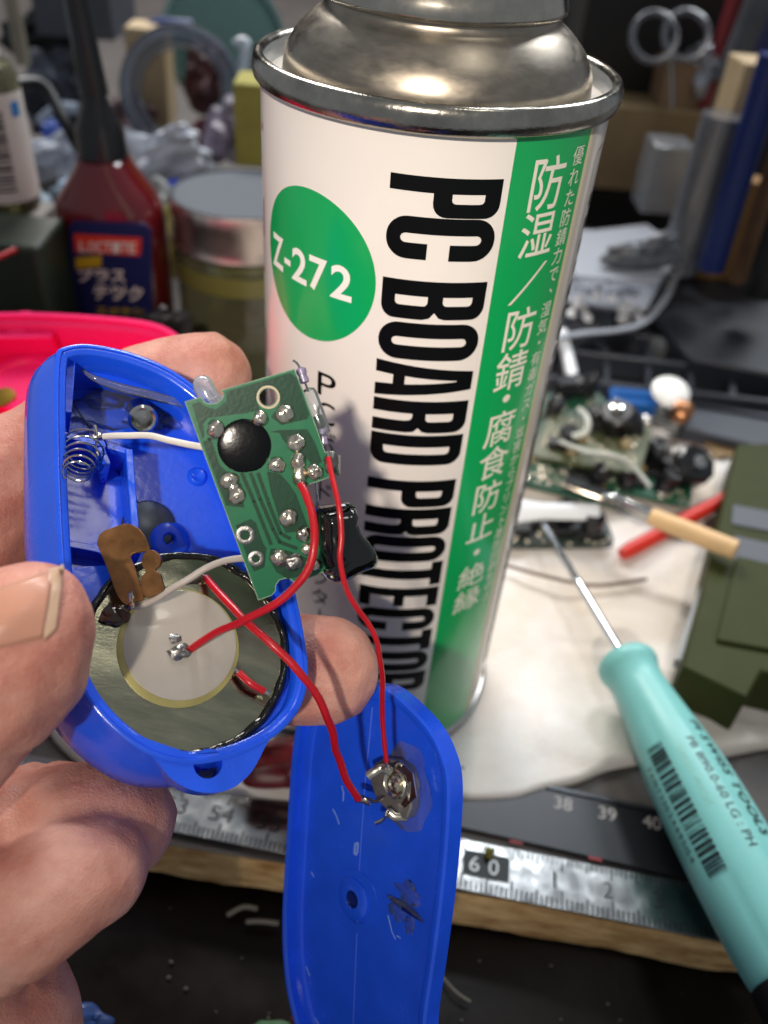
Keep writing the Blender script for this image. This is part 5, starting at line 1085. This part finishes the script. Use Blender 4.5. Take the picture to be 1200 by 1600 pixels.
bag(85, 250, 38, 60, 30, WB_, 'plastic_bag', 'white crumpled bag behind the small white bottle', 'bag', 6)
bag(85, 345, 34, 55, 40, mat('steel_blue_bag', '#6d7f8e', .5, bump=.6, bs=1), 'blue_grey_bag', 'blue-grey crumpled bag left of the glue bottle shoulder', 'bag', 8)
bag(95, 150, 44, 60, 55, mat('dark_bundle', '#3a404c', .5, var=.5, vs=.4), 'dark_bundle', 'dark grey bundle behind the black nozzle', 'bundle', 11)
bag(80, 205, 39, 14, 16, mat('blue_bit', '#20469c', .4), 'blue_piece', 'small blue piece among the white bags at the left', 'plastic piece', 13, .4)
bag(272, 300, 33, 14, 18, mat('blue_bit2', '#1e3fb0', .35), 'blue_piece', 'small bright blue piece against the jar lid', 'plastic piece', 14, .4)
bag(305, 225, 36, 52, 22, mat('maroon_bundle', '#571c24', .5, var=.4, vs=.6), 'maroon_bundle', 'dark maroon bundle above the jar lid', 'bundle', 15)
bag(358, 205, 35, 34, 42, mat('mauve_bag', '#7a6f7e', .4, bump=.6, bs=1), 'mauve_bag', 'mauve translucent bag left of the yellow block', 'bag', 17)
bag(200, 190, 40, 36, 36, mat('brown_bundle', '#5b3f40', .5, var=.4, vs=.6), 'brown_bundle', 'brown bundle low behind the clear ring', 'bundle', 19)
bag(268, 380, 31, 20, 55, mat('olive_bit', '#8e8440', .5), 'yellow_piece', 'dull yellow piece between the glue bottle and the jar', 'plastic piece', 21, .3)
bag(230, 530, 27, 70, 40, mat('dark_jumble', '#23201f', .4, var=.8, vs=.8), 'dark_bundle', 'dark jumble of parts behind the pink case tip', 'bundle', 23)
bag(470, 1195, 17.5, 110, 40, mat('dark_red_tin', '#5e1116', .4, var=.5, vs=1.5), 'dark_red_bag', 'dark red bag on the table between the blue case lug and the cover', 'bag', 25, .3)
cable([(-40, 150, 8), (60, 130, 8), (100, 190, 7), (125, 235, 6)], .22, DARK, 'black cable running down behind the glue bottle cap', 'black_cable', 'cable')

# more bench clutter at the back
bag(1000, 400, 33, 60, 22, mat('smoked_bits', '#4c4f55', .35, var=.5, vs=.8), 'dark_bundle', 'dark heap of parts behind the clear plastic box', 'bundle', 51, .35)
bag(1100, 110, 39, 26, 34, mat('silver_foil', '#a7a9b0', .3, .6, bump=.6, bs=1), 'foil_piece', 'crumpled silver piece between the red and grey tools', 'foil', 53)
bag(1088, 250, 38, 12, 16, mat('yellow_dot', '#b0a02a', .5), 'yellow_piece', 'small yellow piece beside the square tan block', 'plastic piece', 55, .3)
bag(330, 330, 30, 16, 12, WB_, 'white_piece', 'small white crumple resting near the jar lid edge', 'paper scrap', 57)
bag(120, 300, 36, 34, 22, mat('pale_blue_bag', '#9fb2c8', .4, bump=.6, bs=1), 'blue_grey_bag', 'pale blue crumpled bag directly left of the bottle cap', 'bag', 59)
bag(60, 60, 46, 60, 30, mat('black_case', '#0f0f12', .5, var=.5), 'dark_bundle', 'black bundle in the top left corner', 'bundle', 61, .3)
bag(320, 120, 43, 30, 50, mat('deep_maroon', '#43181c', .5, var=.4), 'maroon_bundle', 'dark red bundle seen through the clear ring', 'bundle', 63)  # dark red base colour with random variation
for k, (x0, y0, x1, y1, c_) in enumerate([(180, 205, 240, 245, '#b8bcc8'), (195, 60, 300, 40, '#2a3f78'), (60, 190, 120, 170, '#9aa4b4')]):
    A, B = P(x0, y0, 39 + k), P(x1, y1, 38 + k); th = thing('loose_strip', ['pale strip lying low behind the clear ring', 'blue strip across the top of the clear ring', 'pale strip between the white bottle and the nozzle'][k], 'strip', A)
    obj('strip', MB().tube([A, A.lerp(B, .5) + V((0, 0, .4)), B], .28, 8, flat=.4), mat('strip_' + 'abc'[k], c_, .4), th)
# ============================================================ DEBRIS BELOW THE TABLE EDGE
for k, (x0, y0, x1, y1, lb) in enumerate([(355, 1430, 402, 1420, 'curved pale offcut on the dark sheet, upper one'), (385, 1440, 435, 1443, 'straight pale offcut on the dark sheet, lower one'), (690, 1525, 735, 1565, 'long thin wire offcut right of the blue cover')]):
    A, B = G(x0, y0, -1.2), G(x1, y1, -1.2); rr_ = .05 if k < 2 else .02
    th = thing('offcut', lb, 'offcut', A); obj('wire_piece', MB().tube(crv([tuple(A), tuple(A.lerp(B, .5) + V((0, .08 * (1 - k), .05))), tuple(B)], 5), rr_, 8), mat('offcut_pale', '#8e8678', .6), th)
cr = MB()
for k in range(45):
    x, y = rnd.uniform(250, 1180), rnd.uniform(1400, 1600)
    p_ = G(x, y, -1.3)
    if p_.y > fl.y + (p_.x - fl.x) * ed.y / ed.x - .4: continue
    z_ = -1.45 + .35 * noise.noise(V((p_.x * .22, p_.y * .3, 3))) - max(0, (6 - p_.y)) * .12 + .03
    s_ = rnd.uniform(.008, .03); cr.ball(V((p_.x, p_.y, z_)), V((s_ * 1.6, 0, 0)), V((0, s_, 0)), V((0, 0, s_)), 6, 4, wob=.6, seed=k)
o = obj('crumbs', cr, mat('crumb', '#77706a', .6, var=.4, vs=4)); o['kind'] = 'stuff'; o['label'] = 'scattered solder crumbs on the dark sheet'
bag(130, 1600, 14.6, 40, 22, mat('blue_wrapper', '#2d4a86', .35, coat=.3), 'blue_wrapper', 'crumpled blue wrapper at the bottom left edge', 'wrapper', 31, .6)
bag(425, 1610, 14.8, 36, 14, mat('pale_green_paper', '#47694a', .6), 'green_paper', 'pale green paper scrap at the bottom left of the blue cover', 'paper scrap', 33, .3)
bag(468, 1600, 14.8, 14, 14, mat('dark_red_bit', '#5a161a', .4), 'dark_red_piece', 'small dark red piece next to the green paper scrap', 'plastic piece', 35, .5)
